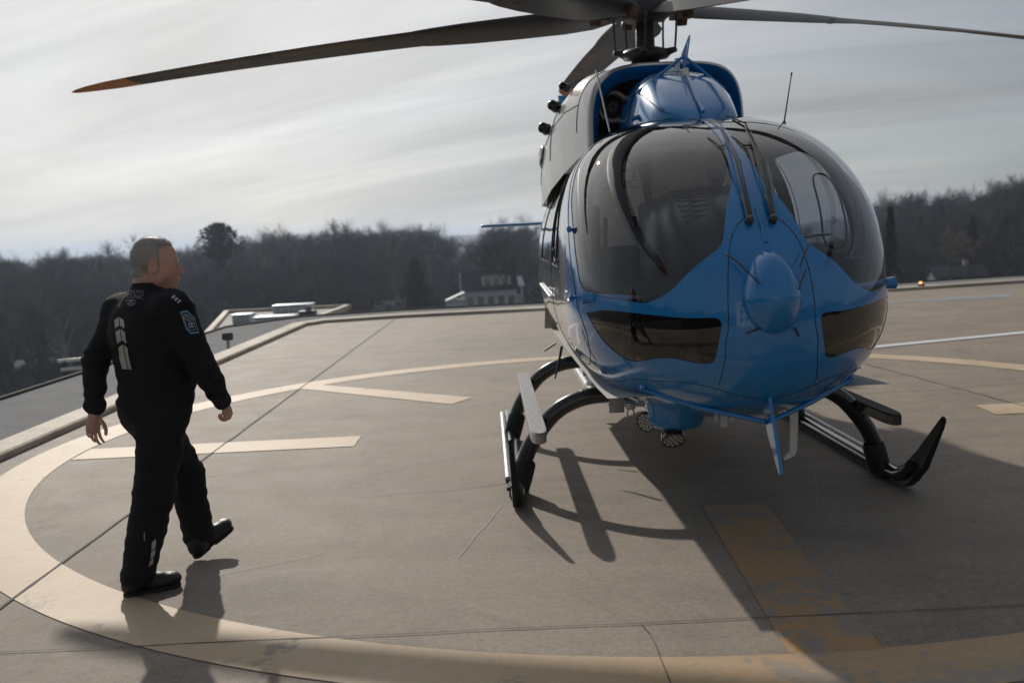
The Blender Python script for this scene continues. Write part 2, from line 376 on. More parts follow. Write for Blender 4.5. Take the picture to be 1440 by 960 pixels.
net_o = Vector((-5.2, 8, 0))
b = MB(); b.grid([[Vector((*n1[i], -0.02)) - net_o, Vector((*n2[i], 0.05)) - net_o] for i in range(len(el))], smooth=False); b.build('net_panel', 'net_panel', net)
b = MB(); b.tube([Vector((*p, 0.06)) - net_o for p in n2], 0.03, 8); b.build('edge_rail', 'joint_sealant', net)
k = 0
for i in range(1, len(el)):
    A = Vector(el[i - 1]); B = Vector(el[i]); L = (B - A).length
    m = max(1, int(L / 2.4))
    for j in range(m):
        t = (j + 0.5) / m; P1 = Vector(n1[i - 1]).lerp(Vector(n1[i]), t); P2 = Vector(n2[i - 1]).lerp(Vector(n2[i]), t)
        if P1.y < 3: continue
        b = MB(); b.tube([Vector((*P1, -0.08)) - net_o, Vector((*P2, 0.0)) - net_o], 0.025, 6); b.build('support_arm', 'worn_metal', net)
# ---- painted markings (4 mm sheets)
CX, CY, RI, RO = 1.05, 8.66, 4.86, 5.24
def arc_sheet(a0, a1, name, mat, z=0.004, ri=RI, ro=RO):
    n = max(6, int(abs(a1 - a0) / 2)); rows = []
    for i in range(n + 1):
        a = R_(a0 + (a1 - a0) * i / n); rows.append([(CX + ri * math.cos(a), CY + ri * math.sin(a), z), (CX + ro * math.cos(a), CY + ro * math.sin(a), z)])
    return MB().grid(rows, smooth=False).build(name, mat, kind='structure')
arc_sheet(20, 380, 'painted_circle', 'circle_paint')
def sheet(poly, name, mat, z=0.004):
    return MB().add([(x, y, z) for x, y in poly], [tuple(range(len(poly)))], 0, False).build(name, mat, kind='structure')
sheet([(-3.78, 8.30), (-1.38, 8.30), (-1.38, 8.74), (-3.79, 8.74)], 'painted_bar', 'pad_paint', 0.0045)
sheet([(-2.58, 11.90), (-0.66, 10.22), (-0.45, 10.60), (-2.38, 12.16)], 'painted_bar', 'pad_paint', 0.0045)
sheet([(1.04, 3.80), (1.42, 3.80), (1.50, 5.95), (1.12, 5.99)], 'painted_bar', 'pad_paint_worn', 0.0045)
sheet([(4.08, 8.34), (5.9, 8.34), (5.9, 8.80), (4.12, 8.80)], 'painted_bar', 'pad_paint', 0.0045)
sheet([(4.2, 12.90), (9.0, 14.50), (9.0, 14.72), (4.15, 13.10)], 'painted_line', 'white_line_paint', 0.0085)
sheet([(7.2, 20.0), (10.2, 20.2), (10.6, 20.9), (9.2, 20.9), (9.0, 20.5), (7.4, 20.5)], 'painted_mark', 'blue_line_paint')
sheet([(11.0, 20.6), (14.2, 20.9), (14.4, 21.7), (11.3, 21.3)], 'painted_mark', 'blue_line_paint')
# joints and cracks
def strip(pts, w, name, mat, z=0.0065, jit=0.0, seg=40):
    P = [Vector((*p, 0)) for p in pts]; rows = []; tot = []
    for i in range(len(P) - 1):
        n = max(2, int((P[i + 1] - P[i]).length / 0.12)) if jit else 1
        for j in range(n): tot.append(P[i].lerp(P[i + 1], j / n))
    tot.append(P[-1])
    for i, p in enumerate(tot):
        d = (tot[min(i + 1, len(tot) - 1)] - tot[max(i - 1, 0)]).normalized(); nrm = Vector((-d.y, d.x, 0))
        off = nrm * (jit * pnoise(Vector((p.x * 1.7 + pts[0][0], p.y * 1.7, 3.1))) + jit * 0.5 * pnoise(Vector((p.x * 9, p.y * 9, 1.1)))) if jit else Vector((0, 0, 0))
        ww = w * (0.6 + 0.8 * abs(pnoise(Vector((p.x * 4, p.y * 4, 7.7))))) if jit else w
        q = p + off; rows.append([(q.x - nrm.x * ww / 2, q.y - nrm.y * ww / 2, z), (q.x + nrm.x * ww / 2, q.y + nrm.y * ww / 2, z)])
    return MB().grid(rows, smooth=False).build(name, mat, kind='structure')
strip([(-2.58, -9), (-2.585, 22.4)], 0.021, 'expansion_joint', 'joint_sealant', jit=0.006)
strip([(-4.4, 4.21), (14, 4.10)], 0.008, 'expansion_joint', 'joint_sealant', jit=0.01)
strip([(-1.1, 6.55), (0.8, 6.93), (3.2, 6.98)], 0.006, 'deck_crack', 'crack_fill', jit=0.06)
strip([(0.50, 4.17), (0.52, 3.95), (0.50, 3.3)], 0.006, 'deck_crack', 'crack_fill', jit=0.05)
strip([(2.9, 9.6), (12, 10.6)], 0.012, 'deck_crack', 'crack_fill', jit=0.03)
strip([(4.15, 11.9), (4.55, 8.0), (4.7, 6.0)], 0.014, 'deck_crack', 'joint_sealant', jit=0.03)
strip([(4.45, 22.5), (5.2, 14.0), (3.9, 12.2)], 0.012, 'deck_crack', 'crack_fill', jit=0.03)
for a_, c_ in (((-.12, 6.2), (-.35, 5.2)), ((2.0, 6.6), (1.75, 5.7)), ((-.9, 7.6), (-.2, 7.75)), ((-1.6, 5.1), (-1.1, 5.4))):
    strip([a_, c_], 0.004, 'deck_scratch', 'pale_scratch', jit=0.02)
strip([(-4.4, 15.2), (12, 16.2)], 0.012, 'deck_crack', 'crack_fill', jit=0.03)

# ================================================================== FUSELAGE SURFACE
ST = np.array([
[3.60,.00,1.24,1.16,1.20,2.0,2.0],[3.565,.20,1.43,.98,1.20,2.0,2.0],[3.47,.40,1.62,.84,1.20,2.1,2.0],[3.31,.60,1.80,.735,1.22,2.25,2.0],
[3.08,.77,1.985,.66,1.25,2.5,2.0],[2.78,.885,2.17,.60,1.28,2.75,2.1],[2.42,.935,2.31,.57,1.30,3.0,2.15],[2.0,.945,2.40,.54,1.32,3.1,2.2],
[1.5,.935,2.42,.52,1.32,2.9,2.2],[.8,.925,2.45,.50,1.34,2.6,2.3],[-.5,.91,2.46,.50,1.35,2.3,2.3],[-1.8,.87,2.45,.56,1.4,2.2,2.3],
[-2.5,.68,2.42,.95,1.55,2.2,2.3],[-3.0,.45,2.38,1.5,1.85,2.1,2.1],[-3.4,.27,2.34,1.8,2.05,2.,2.]])
def stn(s):
    s = np.clip(np.asarray(s, float), 0, len(ST) - 1 - 1e-9); i = s.astype(int); t = (s - i)[..., None]
    P = lambda k: ST[np.clip(k, 0, len(ST) - 1)]
    a, b_, c, d = P(i - 1), P(i), P(i + 1), P(i + 2)
    a = np.where((i == 0)[..., None], ST[1] * np.array([1, -1, 0, 0, 1, 1, 1]) + np.array([0, 0, 1, 1, 0, 0, 0]) * (2 * ST[0] - ST[1]), a)
    return .5 * ((2 * b_) + (c - a) * t + (2 * a - 5 * b_ + 4 * c - d) * t * t + (3 * b_ - a - 3 * c + d) * t ** 3)
def SF(s, th, off=0.0):
    q = stn(s); u, W, T, B, zm, nt, nb = [q[..., k] for k in range(7)]; W = np.maximum(W, 0)
    a = np.radians(th); c, sn = np.cos(a), np.sin(a); n = np.where(sn >= 0, nt, nb); H = np.where(sn >= 0, T - zm, zm - B)
    v = -W * np.abs(c) ** (2 / n); z = zm + np.sign(sn) * H * np.abs(sn) ** (2 / n)
    return np.stack([u + 0 * v, v, z], -1)
def SN(s, th):
    e = 0.02; s = np.asarray(s, float); th = np.asarray(th, float)
    s0 = np.clip(s, 0.03, 13.9); t0 = np.clip(th, -88.5, 88.5)
    a = SF(s0 + e, t0) - SF(s0 - e, t0); b_ = SF(s0, t0 + .5) - SF(s0, t0 - .5)
    n = np.cross(a, b_); n /= np.linalg.norm(n, axis=-1, keepdims=True) + 1e-12
    P = SF(s0, t0); o_ = P - np.stack([np.minimum(P[..., 0], 2.2) - .0, 0 * P[..., 0], 0 * P[..., 0] + 1.35], -1)
    sg = np.sign((n * o_).sum(-1, keepdims=True)); n = n * sg
    n[np.abs(th) > 88.5, 1] = 0; n /= np.linalg.norm(n, axis=-1, keepdims=True) + 1e-12
    return n
PHI = {}
# outlines in (station, angle) on the image-left half
PHI['windscreen'] = catmull([(5.76,89.45),(6.5,89.35),(6.95,87),(7.08,76),(7.1,64),(7.05,52),(6.9,43),(6.55,34.5),(6.13,26.8),(5.75,21.5),(5.42,16),(5.14,9.5),(4.95,5.0),(4.70,3.6),(4.3,4.0),(3.685,5.6),(3.1,8.0),(2.85,10.2),(2.62,15),(2.42,22),(2.28,34.6),(2.19,47),(2.17,57),(2.26,64),(2.49,69.5),(2.78,74.5),(3.084,78.6),(3.42,83.0),(3.752,86.0),(4.2,87.6),(4.886,89.1)], 5, True)
PHI['chin_window'] = catmull([(4.62,-0.6),(4.1,.8),(3.72,1.7),(3.1,3.3),(2.642,4.4),(2.0,6.2),(1.55,8.6),(1.36,9.0),(1.26,5.5),(1.28,-6),(1.42,-20),(1.60,-30),(1.78,-33),(2.1,-29),(2.45,-24),(2.86,-22.5),(3.3,-24.2),(3.63,-25),(3.85,-23),(4.03,-19.5),(4.2,-15.5),(4.36,-10.5),(4.52,-5.0),(4.63,-2.2)], 5, True)
def uz(L, n=5):   # outline given as (u,z) on the side of the cabin -> (s,theta)
    gs = np.linspace(4, 12, 900); gt = np.linspace(-60, 80, 600); A, B_ = np.meshgrid(gs, gt, indexing='ij'); P = SF(A, B_); res = []
    for u, z in catmull(L, n, True):
        d = (P[..., 0] - u) ** 2 + (P[..., 2] - z) ** 2; i = np.unravel_index(d.argmin(), d.shape); res.append((gs[i[0]], gt[i[1]]))
    return res
PHI['door_window'] = uz([(2.06,1.50),(1.7,1.49),(1.2,1.49),(1.08,1.55),(1.06,1.8),(1.08,2.1),(1.16,2.17),(1.5,2.19),(1.78,2.17),(1.95,2.02),(2.08,1.80),(2.14,1.60)])
PHI['cabin_window'] = uz([(0.80,1.50),(0.2,1.49),(-.5,1.49),(-.62,1.55),(-.64,1.8),(-.62,2.05),(-.55,2.12),(.1,2.14),(.72,2.14),(.82,2.08),(.85,1.8),(.84,1.57)])
def surf(name_polys, want, inset=0.0, gs=None, gt=None, bbox=None):
    """triangulate the half-body parameter domain with outlines; return tri param list per region"""
    pts = []; edges = []
    gs = gs if gs is not None else np.concatenate([np.linspace(0, 1, 9)[:-1], np.linspace(1, 8, 71)[:-1], np.linspace(8, 14, 40)])
    gt = gt if gt is not None else np.concatenate([np.linspace(-90, -40, 16)[:-1], np.linspace(-40, 80, 61)[:-1], np.linspace(80, 90, 9)])
    K = (1.0, 12.0)  # scale theta into station units
    sc = lambda p: Vector((p[0], p[1] / 12.0))
    na, nb = len(gs), len(gt)
    for a in gs:
        for c in gt: pts.append(sc((a, c)))
    allp = [[(p[0], p[1]) for p in PHI[k]] for k in name_polys]
    # drop grid points too near an outline
    keep = []
    OL = np.array([[p[0], p[1] / 12.0] for q in allp for p in q]) if allp else np.zeros((0, 2))
    for i, p in enumerate(pts):
        interior = 0 < i // nb < na - 1 and 0 < i % nb < nb - 1
        if interior and len(OL) and (np.hypot(OL[:, 0] - p.x, OL[:, 1] - p.y).min() < 0.035): continue
        keep.append(p)
    pts = keep
    for q in allp:
        o_ = len(pts); pts += [sc(p) for p in q]; edges += [(o_ + i, o_ + (i + 1) % len(q)) for i in range(len(q))]
    vs, es, fs, _, _, _ = delaunay_2d_cdt(pts, edges, [], 0, 1e-7)
    V = np.array([[v.x, v.y * 12.0] for v in vs]); reg = {k: [] for k in name_polys}; reg['shell'] = []
    boxes = [(min(p[0] for p in q), max(p[0] for p in q), min(p[1] for p in q), max(p[1] for p in q)) for q in allp]
    for f in fs:
        c = V[list(f)].mean(0); hit = 'shell'
        for k, q, bb in zip(name_polys, allp, boxes):
            if bb[0] <= c[0] <= bb[1] and bb[2] <= c[1] <= bb[3] and inpoly(c[0], c[1], q): hit = k; break
        reg[hit].append(tuple(f))
    return V, reg
V_, REG = surf(['windscreen', 'chin_window', 'door_window', 'cabin_window'], None)
P_ = SF(V_[:, 0], V_[:, 1]); N_ = SN(V_[:, 0], V_[:, 1])
def part_mesh(name, faces, mat, parent, sides=(1,), off=0.0, **kw):
    used = sorted({i for f in faces for i in f}); mp = {k: i for i, k in enumerate(used)}
    VV = []; FF = []; NN = []
    for sd_ in sides:
        o_ = len(VV); M = np.array([1, sd_, 1])
        pp = (P_[used] + N_[used] * off) * M; VV += pp.tolist(); NN += (N_[used] * M).tolist()
        for f in faces:
            g = tuple(mp[i] + o_ for i in f); a, b_, c = [np.array(VV[i]) for i in g[:3]]
            if np.dot(np.cross(b_ - a, c - a), np.array(NN[g[0]])) < 0: g = g[::-1]
            FF.append(g)
    me = bpy.data.meshes.new(name); me.from_pydata(VV, [], FF); me.materials.append(MATS[mat]); me.polygons.foreach_set('use_smooth', [True] * len(FF)); me.update()
    me.normals_split_custom_set_from_vertices(NN)
    return tag(link(bpy.data.objects.new(name, me), parent), **kw)
heli = empty('helicopter', (1.22, 8.48, 0), R_(-88.8), 'large blue and silver medical helicopter parked on the painted circle of the rooftop deck', 'helicopter')
body = part_mesh('fuselage', REG['shell'], 'fuselage_paint', heli, (1, -1))
# 12 mm return round every window so that the skin has thickness
def rim(keys, depth=0.018):
    for k in keys:
        q = np.array(PHI[k]); P = SF(q[:, 0], q[:, 1]); N = SN(q[:, 0], q[:, 1])
        for s_ in (1, -1):
            b = MB(); M = np.array([1, s_, 1]); rows = [[tuple(p * M), tuple((p - n * depth) * M)] for p, n in zip(P, N)]; rows.append(rows[0]); b.grid(rows); b.build('window_seal', 'black_rubber', body)
rim(['windscreen', 'chin_window', 'door_window', 'cabin_window'])
for s_ in (1, -1):
    ws = part_mesh('windscreen', REG['windscreen'], 'windscreen_glass', heli, (s_,), off=-0.003)
    part_mesh('chin_window', REG['chin_window'], 'tinted_glass', heli, (s_,), off=-0.003)
    part_mesh('door_window', REG['door_window'], 'clear_glass', heli, (s_,), off=-0.006)
    part_mesh('cabin_window', REG['cabin_window'], 'clear_glass', heli, (s_,), off=-0.006)
def on(s, th, side=1, off=0.0):
    p = SF(np.array(s), np.array(th)) + SN(np.array([s]), np.array([th]))[0] * off; return Vector((p[0], p[1] * side, p[2]))
def seam(pts, side=1, r=0.003, n=6, off=0.0):
    return [on(p[0], p[1], side, off) for p in catmull(pts, n)]
# panel seams
nose_seam = [(2.792,86.8),(2.45,76),(2.079,66.0),(1.7,55),(1.366,40.0),(1.15,20),(1.088,0),(1.22,-18),(1.40,-34),(1.75,-46),(2.116,-54)]
belly_seam = [(2.2,-89.9),(2.2,-70),(2.3,-54),(2.7,-43),(3.4,-38.5),(4.2,-37),(5.2,-40)]
door_seam = [(7.25,47),(6.7,33.5),(6.25,25),(5.85,17),(5.45,8),(5.1,0.3),(4.9,-6),(4.85,-14),(5.2,-24),(5.9,-31),(7,-33),(8.5,-33)]
door_seam2 = [(8.62,-33),(8.6,-10),(8.6,10),(8.6,30),(8.62,46)]
for s_ in (1, -1):
    for q_, r_ in ((nose_seam, .0022), (belly_seam, .002), (door_seam, .0028), (door_seam2, .0028), ([(7.25,47),(8.0,49),(9,50),(10.8,50)], .0035), ([(10.6,50),(10.62,20),(10.6,-30)], .003)):
        b = MB(); b.tube(seam(q_, s_), r_, 5); b.build('panel_seam', 'dark_cavity', body)
for s_ in (1, -1):   # access panel + rivets, low on the flank
    b = MB(); b.tube(seam([(5.0,-10),(5.0,-24),(5.15,-27.5),(5.6,-28),(7.6,-28)], s_), 0.002, 5); b.build('access_panel_seam', 'dark_cavity', body)
b = MB()
for s_ in (1, -1):
    for pp in (nose_seam, belly_seam):
        q = catmull(pp, 6)[::5]
        for p in q[1:]:
            c = on(p[0] + .07, p[1], s_, 0.0015); b.ell(c, (.0055, .0055, .0055), 8, 5)
    for i in range(22):
        c = on(4.6 + i * .11, -36 - 0.4 * i, s_, 0.0005); b.ell(c, (.0032,) * 3, 6, 4)
        c = on(4.7 + i * .11, -39 - 0.4 * i, s_, 0.0005); b.ell(c, (.0032,) * 3, 6, 4)
b.build('rivet', 'worn_metal', body, kind='stuff')
# windscreen edge trim visible through glass : dark border frit lines
for s_ in (1, -1): b = MB(); b.tube(seam([(6.95,42),(6.6,38),(6.2,33),(5.75,28),(5.35,22),(5.0,17)], s_, off=-0.02), 0.008, 6); b.build('windscreen_frame', 'cockpit_black', body)
# curved inner posts of the cockpit frame : broad flat ribbons just inside the glass
ARC_I = [(6.95, 79), (6.784, 72.3), (6.477, 62.8), (6.049, 54.6), (5.441, 47.4), (4.75, 41.5), (4.113, 36.4), (3.512, 31.0), (2.949, 29.3)]
ARC_O = [(6.88, 83), (6.627, 76.5), (6.101, 67.5), (5.666, 59.6), (5.118, 52.0), (4.555, 46.0), (3.985, 39.6), (3.452, 33.2), (2.93, 29.8)]
for s_ in (1, -1):
    b = MB(); A = catmull(ARC_I, 6); B = catmull(ARC_O, 6)
    b.grid([[on(a_[0], a_[1], s_, -.03), on(c_[0], c_[1], s_, -.03), on(c_[0], c_[1], s_, -.055), on(a_[0], a_[1], s_, -.055), on(a_[0], a_[1], s_, -.03)] for a_, c_ in zip(A, B)]); b.build('cockpit_post', 'cockpit_black', heli)
# ---- nose radome
b = MB()
rows = []
for i in range(25):
    p = math.pi / 2 * i / 24
    row = []
    for j in range(36):
        t = 2 * math.pi * j / 36; c_, s2 = math.cos(t), math.sin(t)
        rz = 0.235 if s2 > 0 else 0.205; ry = 0.158
        if s2 > 0: ry = 0.158 * (1 - 0.14 * s2 * math.sin(p))
        row.append((3.50 + 0.205 * math.cos(p) ** 0.9 - (0.04 * s2 * math.sin(p) if s2 > 0 else 0), ry * math.sin(p) * c_, 1.345 + rz * math.sin(p) * s2))
    rows.append(row)
rows.append([(3.34, y * 1.06, 1.345 + (z - 1.345) * 1.06) for _, y, z in rows[-1]])
b.grid(rows, closed=True); rd = b.build('nose_radome', 'blue_paint', heli, recalc=True)
for P in ([(3.545,-.205,1.56),(3.60,-.165,1.52),(3.66,-.12,1.46),(3.69,-.09,1.42)], [(3.53,.205,1.59),(3.585,.165,1.54),(3.63,.13,1.49)], [(3.60,.17,1.47),(3.65,.13,1.42),(3.67,.11,1.38)],
          [(3.555,-.215,1.10),(3.60,-.14,1.17),(3.64,-.06,1.2)], [(3.56,.2,1.05),(3.60,.13,1.14),(3.63,.1,1.19)]):
    b = MB(); b.tube([(p[0] - .022, p[1], p[2]) for p in P], 0.0045, 6); b.build('bonding_strap', 'black_gloss', rd)

# ---- centre spine from nose to roof with wiper pivots
b = MB(); b.tube([on(s, 90, 1, 0.0) for s in np.linspace(2.9, 1.95, 9)], 0.014, 8); b.build('nose_rib', 'blue_paint', body)
for s_, o1 in ((1, 0.0), (-1, 0.0)):
    w = empty('windscreen_wiper', parent=heli)
    base = on(2.55, 84.5, s_, 0.02)
    b = MB(); b.lathe([(0, 0), (.020, 0), (.022, .02), (.018, .045), (0, .046)], base - Vector((.02, 0, .02)), (0.8, 0, 0.6), 14); b.tube([base, base + Vector((-.05, 0, .07)), base + Vector((-.12, 0, .12))], [.017, .015, .012], 8); b.build('wiper_motor', 'black_gloss', w)
    top = on(4.9, 87.2, -1 if s_ > 0 else -1, 0.045)
    tip = Vector((2.70, -0.035 + (0.0 if s_ > 0 else 0.14), 2.235)) + Vector((0.03, 0, 0.02))
    b = MB(); b.tube([base + Vector((-.02, 0, .03)), base.lerp(tip, .5) + Vector((.05, 0, .05)), tip], [.010, .008, .006], 8); b.tube([base + Vector((-.02, 0.015, .03)), base.lerp(tip, .5) + Vector((.05, 0.02, .05)), tip + Vector((0, .03, -.03))], 0.005, 6); b.build('wiper_arm', 'black_gloss', w)
    a1 = tip + Vector((.20, .045, -.24)); a0 = tip + Vector((-.16, -.03, .06))
    b = MB(); b.tube([a0, tip, a1], 0.007, 6, flat=(1, .6)); b.tube([a0 + Vector((0, 0, .012)), tip + Vector((.015, 0, .02)), a1 + Vector((0, 0, .012))], 0.004, 5); b.build('wiper_blade', 'worn_metal' if s_ > 0 else 'black_rubber', w)
# ---- tail: boom, fenestron, stabiliser
def ring(u, hw, zt, zb, n, m=40, cz=None):
    cz = (zt + zb) / 2 if cz is None else cz; out = []
    for j in range(m):
        t = 2 * math.pi * j / m; c, s_ = math.cos(t), math.sin(t); H = (zt - cz) if s_ > 0 else (cz - zb)
        out.append((u, hw * math.copysign(abs(c) ** (2 / n), c), cz + H * math.copysign(abs(s_) ** (2 / n), s_)))
    return out
b = MB(); b.grid([ring(u, w, t, z, 2.1) for u, w, t, z in [(-3.3,.30,2.36,1.76),(-4.2,.24,2.33,1.84),(-5.4,.20,2.32,1.92),(-6.6,.16,2.33,1.98),(-7.2,.12,2.33,2.05)]], closed=True)
b.build('tail_boom', 'silver_paint', heli, recalc=True)
b = MB(); fin = [(-6.6,2.1),(-6.9,1.5),(-7.3,1.25),(-7.9,1.3),(-8.2,1.7),(-8.3,2.3),(-8.35,3.0),(-8.55,3.9),(-8.1,3.95),(-7.75,3.3),(-7.3,2.55)]
Mf = Matrix(((1, 0, 0, 0), (0, 0, 1, 0), (0, 1, 0, 0), (0, 0, 0, 1)))
b.prism(fin, -0.11, 0.11, mat=Mf); b.build('tail_fin', 'blue_paint', heli, recalc=True)
b = MB(); b.lathe([(.50, -.13), (.54, -.13), (.54, .13), (.50, .13), (.48, .0), (.50, -.13)], (-7.72, 0, 1.85), (0, 1, 0), 32); b.build('fenestron_ring', 'silver_paint', heli)
b = MB()
stz = 1.86
for s_ in (1, -1):
    pass
b.grid([[(-5.35 + dx * k_, y, stz + dz) for dx, dz in [(.20,0),(.14,.022),(0,.030),(-.15,.018),(-.24,0),(-.15,-.012),(0,-.020),(.14,-.018)]] for y, k_ in [(-1.46,.55),(-1.43,.8),(-1.35,1),(0,1.05),(1.35,1),(1.43,.8),(1.46,.55)]], closed=True)
b.build('horizontal_stabilizer', 'blue_paint', heli)
for s_ in (1, -1):
    b = MB(); b.prism([(-5.15, 1.72), (-5.6, 1.62), (-5.95, 2.0), (-6.0, 2.25), (-5.6, 2.1)], 1.44 * s_, 1.47 * s_, mat=Mf); b.build('end_plate', 'blue_paint', heli, recalc=True) if False else None

# ---- engine cowling
def csec(u, hw, top, base, n=2.6, m=33, bulge=0.0):
    out = []
    for j in range(m):
        t = math.pi * j / (m - 1); c, s_ = math.cos(t), math.sin(t)
        y = hw * math.copysign(abs(c) ** (2 / n), c); z = base + (top - base) * abs(s_) ** (2 / n)
        out.append((u - 0.10 * abs(c) ** 2 * (1 if u > .8 else 0), y * (1 + bulge * (1 - (z - base) / (top - base))), z))
    return out
CS = [(1.02,.56,2.90,2.30),(0.98,.585,2.925,2.30),(0.90,.60,2.94,2.30),(0.5,.645,2.98,2.28),(0.0,.72,3.05,2.2),(-.6,.79,3.03,2.1),(-1.2,.825,2.96,2.0),(-2.0,.80,2.85,2.0),(-2.8,.62,2.72,2.0),(-3.4,.36,2.55,2.0)]
b = MB(); b.grid([csec(*c, n=4.2 - .12 * i) for i, c in enumerate(CS)]); cow = b.build('engine_cowling', 'cowling_paint', heli)
# lip returning into the intake
b = MB(); b.grid([csec(1.02,.56,2.90,2.30,4.2), csec(1.0,.545,2.885,2.30,4.2), csec(.86,.50,2.83,2.30,4.2)]); b.build('intake_lip', 'blue_paint', cow)
b = MB(); b.grid([csec(.86,.50,2.83,2.30,4.2), csec(.40,.48,2.80,2.30,4.2), [(.38, 0, 2.45)] * 33], smooth=True); b.build('intake_cavity', 'dark_cavity', cow)
for s_ in (1, -1):
    b = MB(); b.lathe([(.085, 0), (.095, .03), (.115, .035), (.13, .02), (.135, -.02), (.12, -.05)], (.62, .365 * s_, 2.66), (1, 0, 0), 28); b.build('intake_ring', 'worn_metal' if s_ < 0 else 'rotor_grey', cow)
    b = MB(); b.lathe([(.0, .0), (.03, .02), (.055, .0), (.085, -.02)], (.62, .365 * s_, 2.66), (1, 0, 0), 20); b.build('intake_core', 'cockpit_black', cow)
# centre fairing in front of the mast
FS = [(2.115,.15,2.385,2.36),(2.08,.20,2.42,2.36),(2.02,.265,2.47,2.36),(1.90,.305,2.55,2.34),(1.72,.345,2.665,2.32),(1.5,.36,2.76,2.3),(1.2,.365,2.82,2.3),(.9,.36,2.84,2.3),(.5,.33,2.82,2.3)]
b = MB(); b.grid([csec(u, w, t, z, 2.9) for u, w, t, z in FS]); fair = b.build('gearbox_fairing', 'blue_paint', heli)
b = MB()
def onf(u, ang):  # point on fairing
    us = [f[0] for f in FS][::-1]; w = np.interp(u, us, [f[1] for f in FS][::-1]); t = np.interp(u, us, [f[2] for f in FS][::-1]); z = np.interp(u, us, [f[3] for f in FS][::-1])
    a = R_(ang); c, s_ = math.cos(a), math.sin(a); return Vector((u, w * math.copysign(abs(c) ** (2 / 2.9), c), z + (t - z) * abs(s_) ** (2 / 2.9)))
b.tube([onf(1.35, a) for a in np.linspace(3, 177, 30)], 0.0035, 5); b.tube([onf(u, 140) for u in np.linspace(1.35, 2.0, 8)], 0.003, 5)
b.build('fairing_seam', 'dark_cavity', fair)
b = MB(); b.tube([onf(1.45, 90) + Vector((0, 0, .01)), onf(1.75, 90) + Vector((0, 0, .02)), onf(1.95, 90) + Vector((0, 0, .02)), Vector((2.14, 0, 2.42))], [.016, .02, .02, .014], 8, flat=(1, .7)); b.build('deflector_spine', 'blue_paint', fair)
b = MB(); b.ell((1.22, -.02, 2.80), (.07, .05, .045), 14, 8); b.tube([(1.25, .02, 2.81), (1.25, .02, 2.90)], .018, 8); b.build('antenna_dome', 'white_plastic', fair)
wc = empty('wire_cutter', parent=heli)
b = MB(); b.add([(1.52, .0, 2.71), (1.62, 0, 2.72), (1.60, .0, 2.78), (1.62, .035, 2.985), (1.60, .035, 2.99), (1.50, .0, 2.88),
                 (1.52, .012, 2.71), (1.62, .012, 2.72), (1.60, .012, 2.78), (1.62, .043, 2.985), (1.60, .043, 2.99), (1.50, .012, 2.88)],
    [(0, 1, 2, 3, 4, 5), (11, 10, 9, 8, 7, 6), (0, 6, 7, 1), (1, 7, 8, 2), (2, 8, 9, 3), (3, 9, 10, 4), (4, 10, 11, 5), (5, 11, 6, 0)], smooth=False); b.build('cutter_blade', 'blue_paint', wc)
for s_ in (1, -1):
    b = MB(); b.tube([(1.54, .01, 2.865), onf(1.45, 90 - 52 * s_) + Vector((0, 0, .01))], .011, 8); b.build('cutter_strut', 'blue_paint', wc)
b = MB(); b.box((1.56, .005, 2.74), (.06, .02, .035), bev=.006); b.build('cutter_bracket', 'bare_metal', wc)
# thin vertical strut on the left of the intake + exhaust stubs
b = MB(); b.tube([(1.35, -.49, 2.40), (1.0, -.53, 2.88)], .012, 8, flat=(1, .5)); b.build('intake_strut', 'silver_paint', cow)
for (u, v, z, r_) in [(-1.0, -.82, 2.70, .050), (-.5, -.76, 2.84, .046), (-.15, -.69, 2.95, .034), (-1.0, .82, 2.70, .05), (-.5, .76, 2.84, .046)]:
    s_ = 1 if v > 0 else -1
    b = MB(); b.lathe([(r_ * 1.15, -.07), (r_, -.03), (r_, .0), (r_ * .84, .003), (r_ * .8, -.03), (0, -.04)], (u, v, z), (.75, .6 * s_, .2), 18); b.build('vent_pipe', 'black_gloss', cow)
for i_ in (3, 5, 7):
    row = csec(*CS[i_], n=4.2 - .12 * i_)
    for rng in (range(1, 13), range(20, 32)):
        b = MB(); b.tube([row[j] for j in rng], .0045, 5); b.build('cowling_seam', 'dark_cavity', cow)
for j in (4, 28):
    b = MB(); b.tube([csec(*CS[i_], n=4.2 - .12 * i_)[j] for i_ in range(3, 8)], .0045, 5); b.build('cowling_seam', 'dark_cavity', cow)
# registration style curved black swoosh panel on engine side
for s_ in (1, -1):
    b = MB(); b.ell((-1.45, .80 * s_, 2.46), (.22, .045, .12), 18, 10); b.build('engine_grille', 'black_gloss', cow)
b = MB(); b.tube([(1.62, -.37, 2.45), (1.66, -.30, 2.47), (1.66, -.22, 2.47)], .016, 8); b.build('roof_handhold', 'blue_paint', heli)
# whip aerial on the right of the roof
b = MB(); ws0 = Vector((1.75, .62, 2.34)); b.lathe([(.02, 0), (.012, .03), (.006, .04)], ws0, (0, .2, 1), 10); b.tube([ws0, ws0 + Vector((-.05, .075, .34))], [.0055, .0035], 6); b.tube([ws0 + Vector((-.05, .075, .34)), ws0 + Vector((-.052, .079, .36))], .006, 6); b.build('whip_aerial', 'rotor_grey', heli)

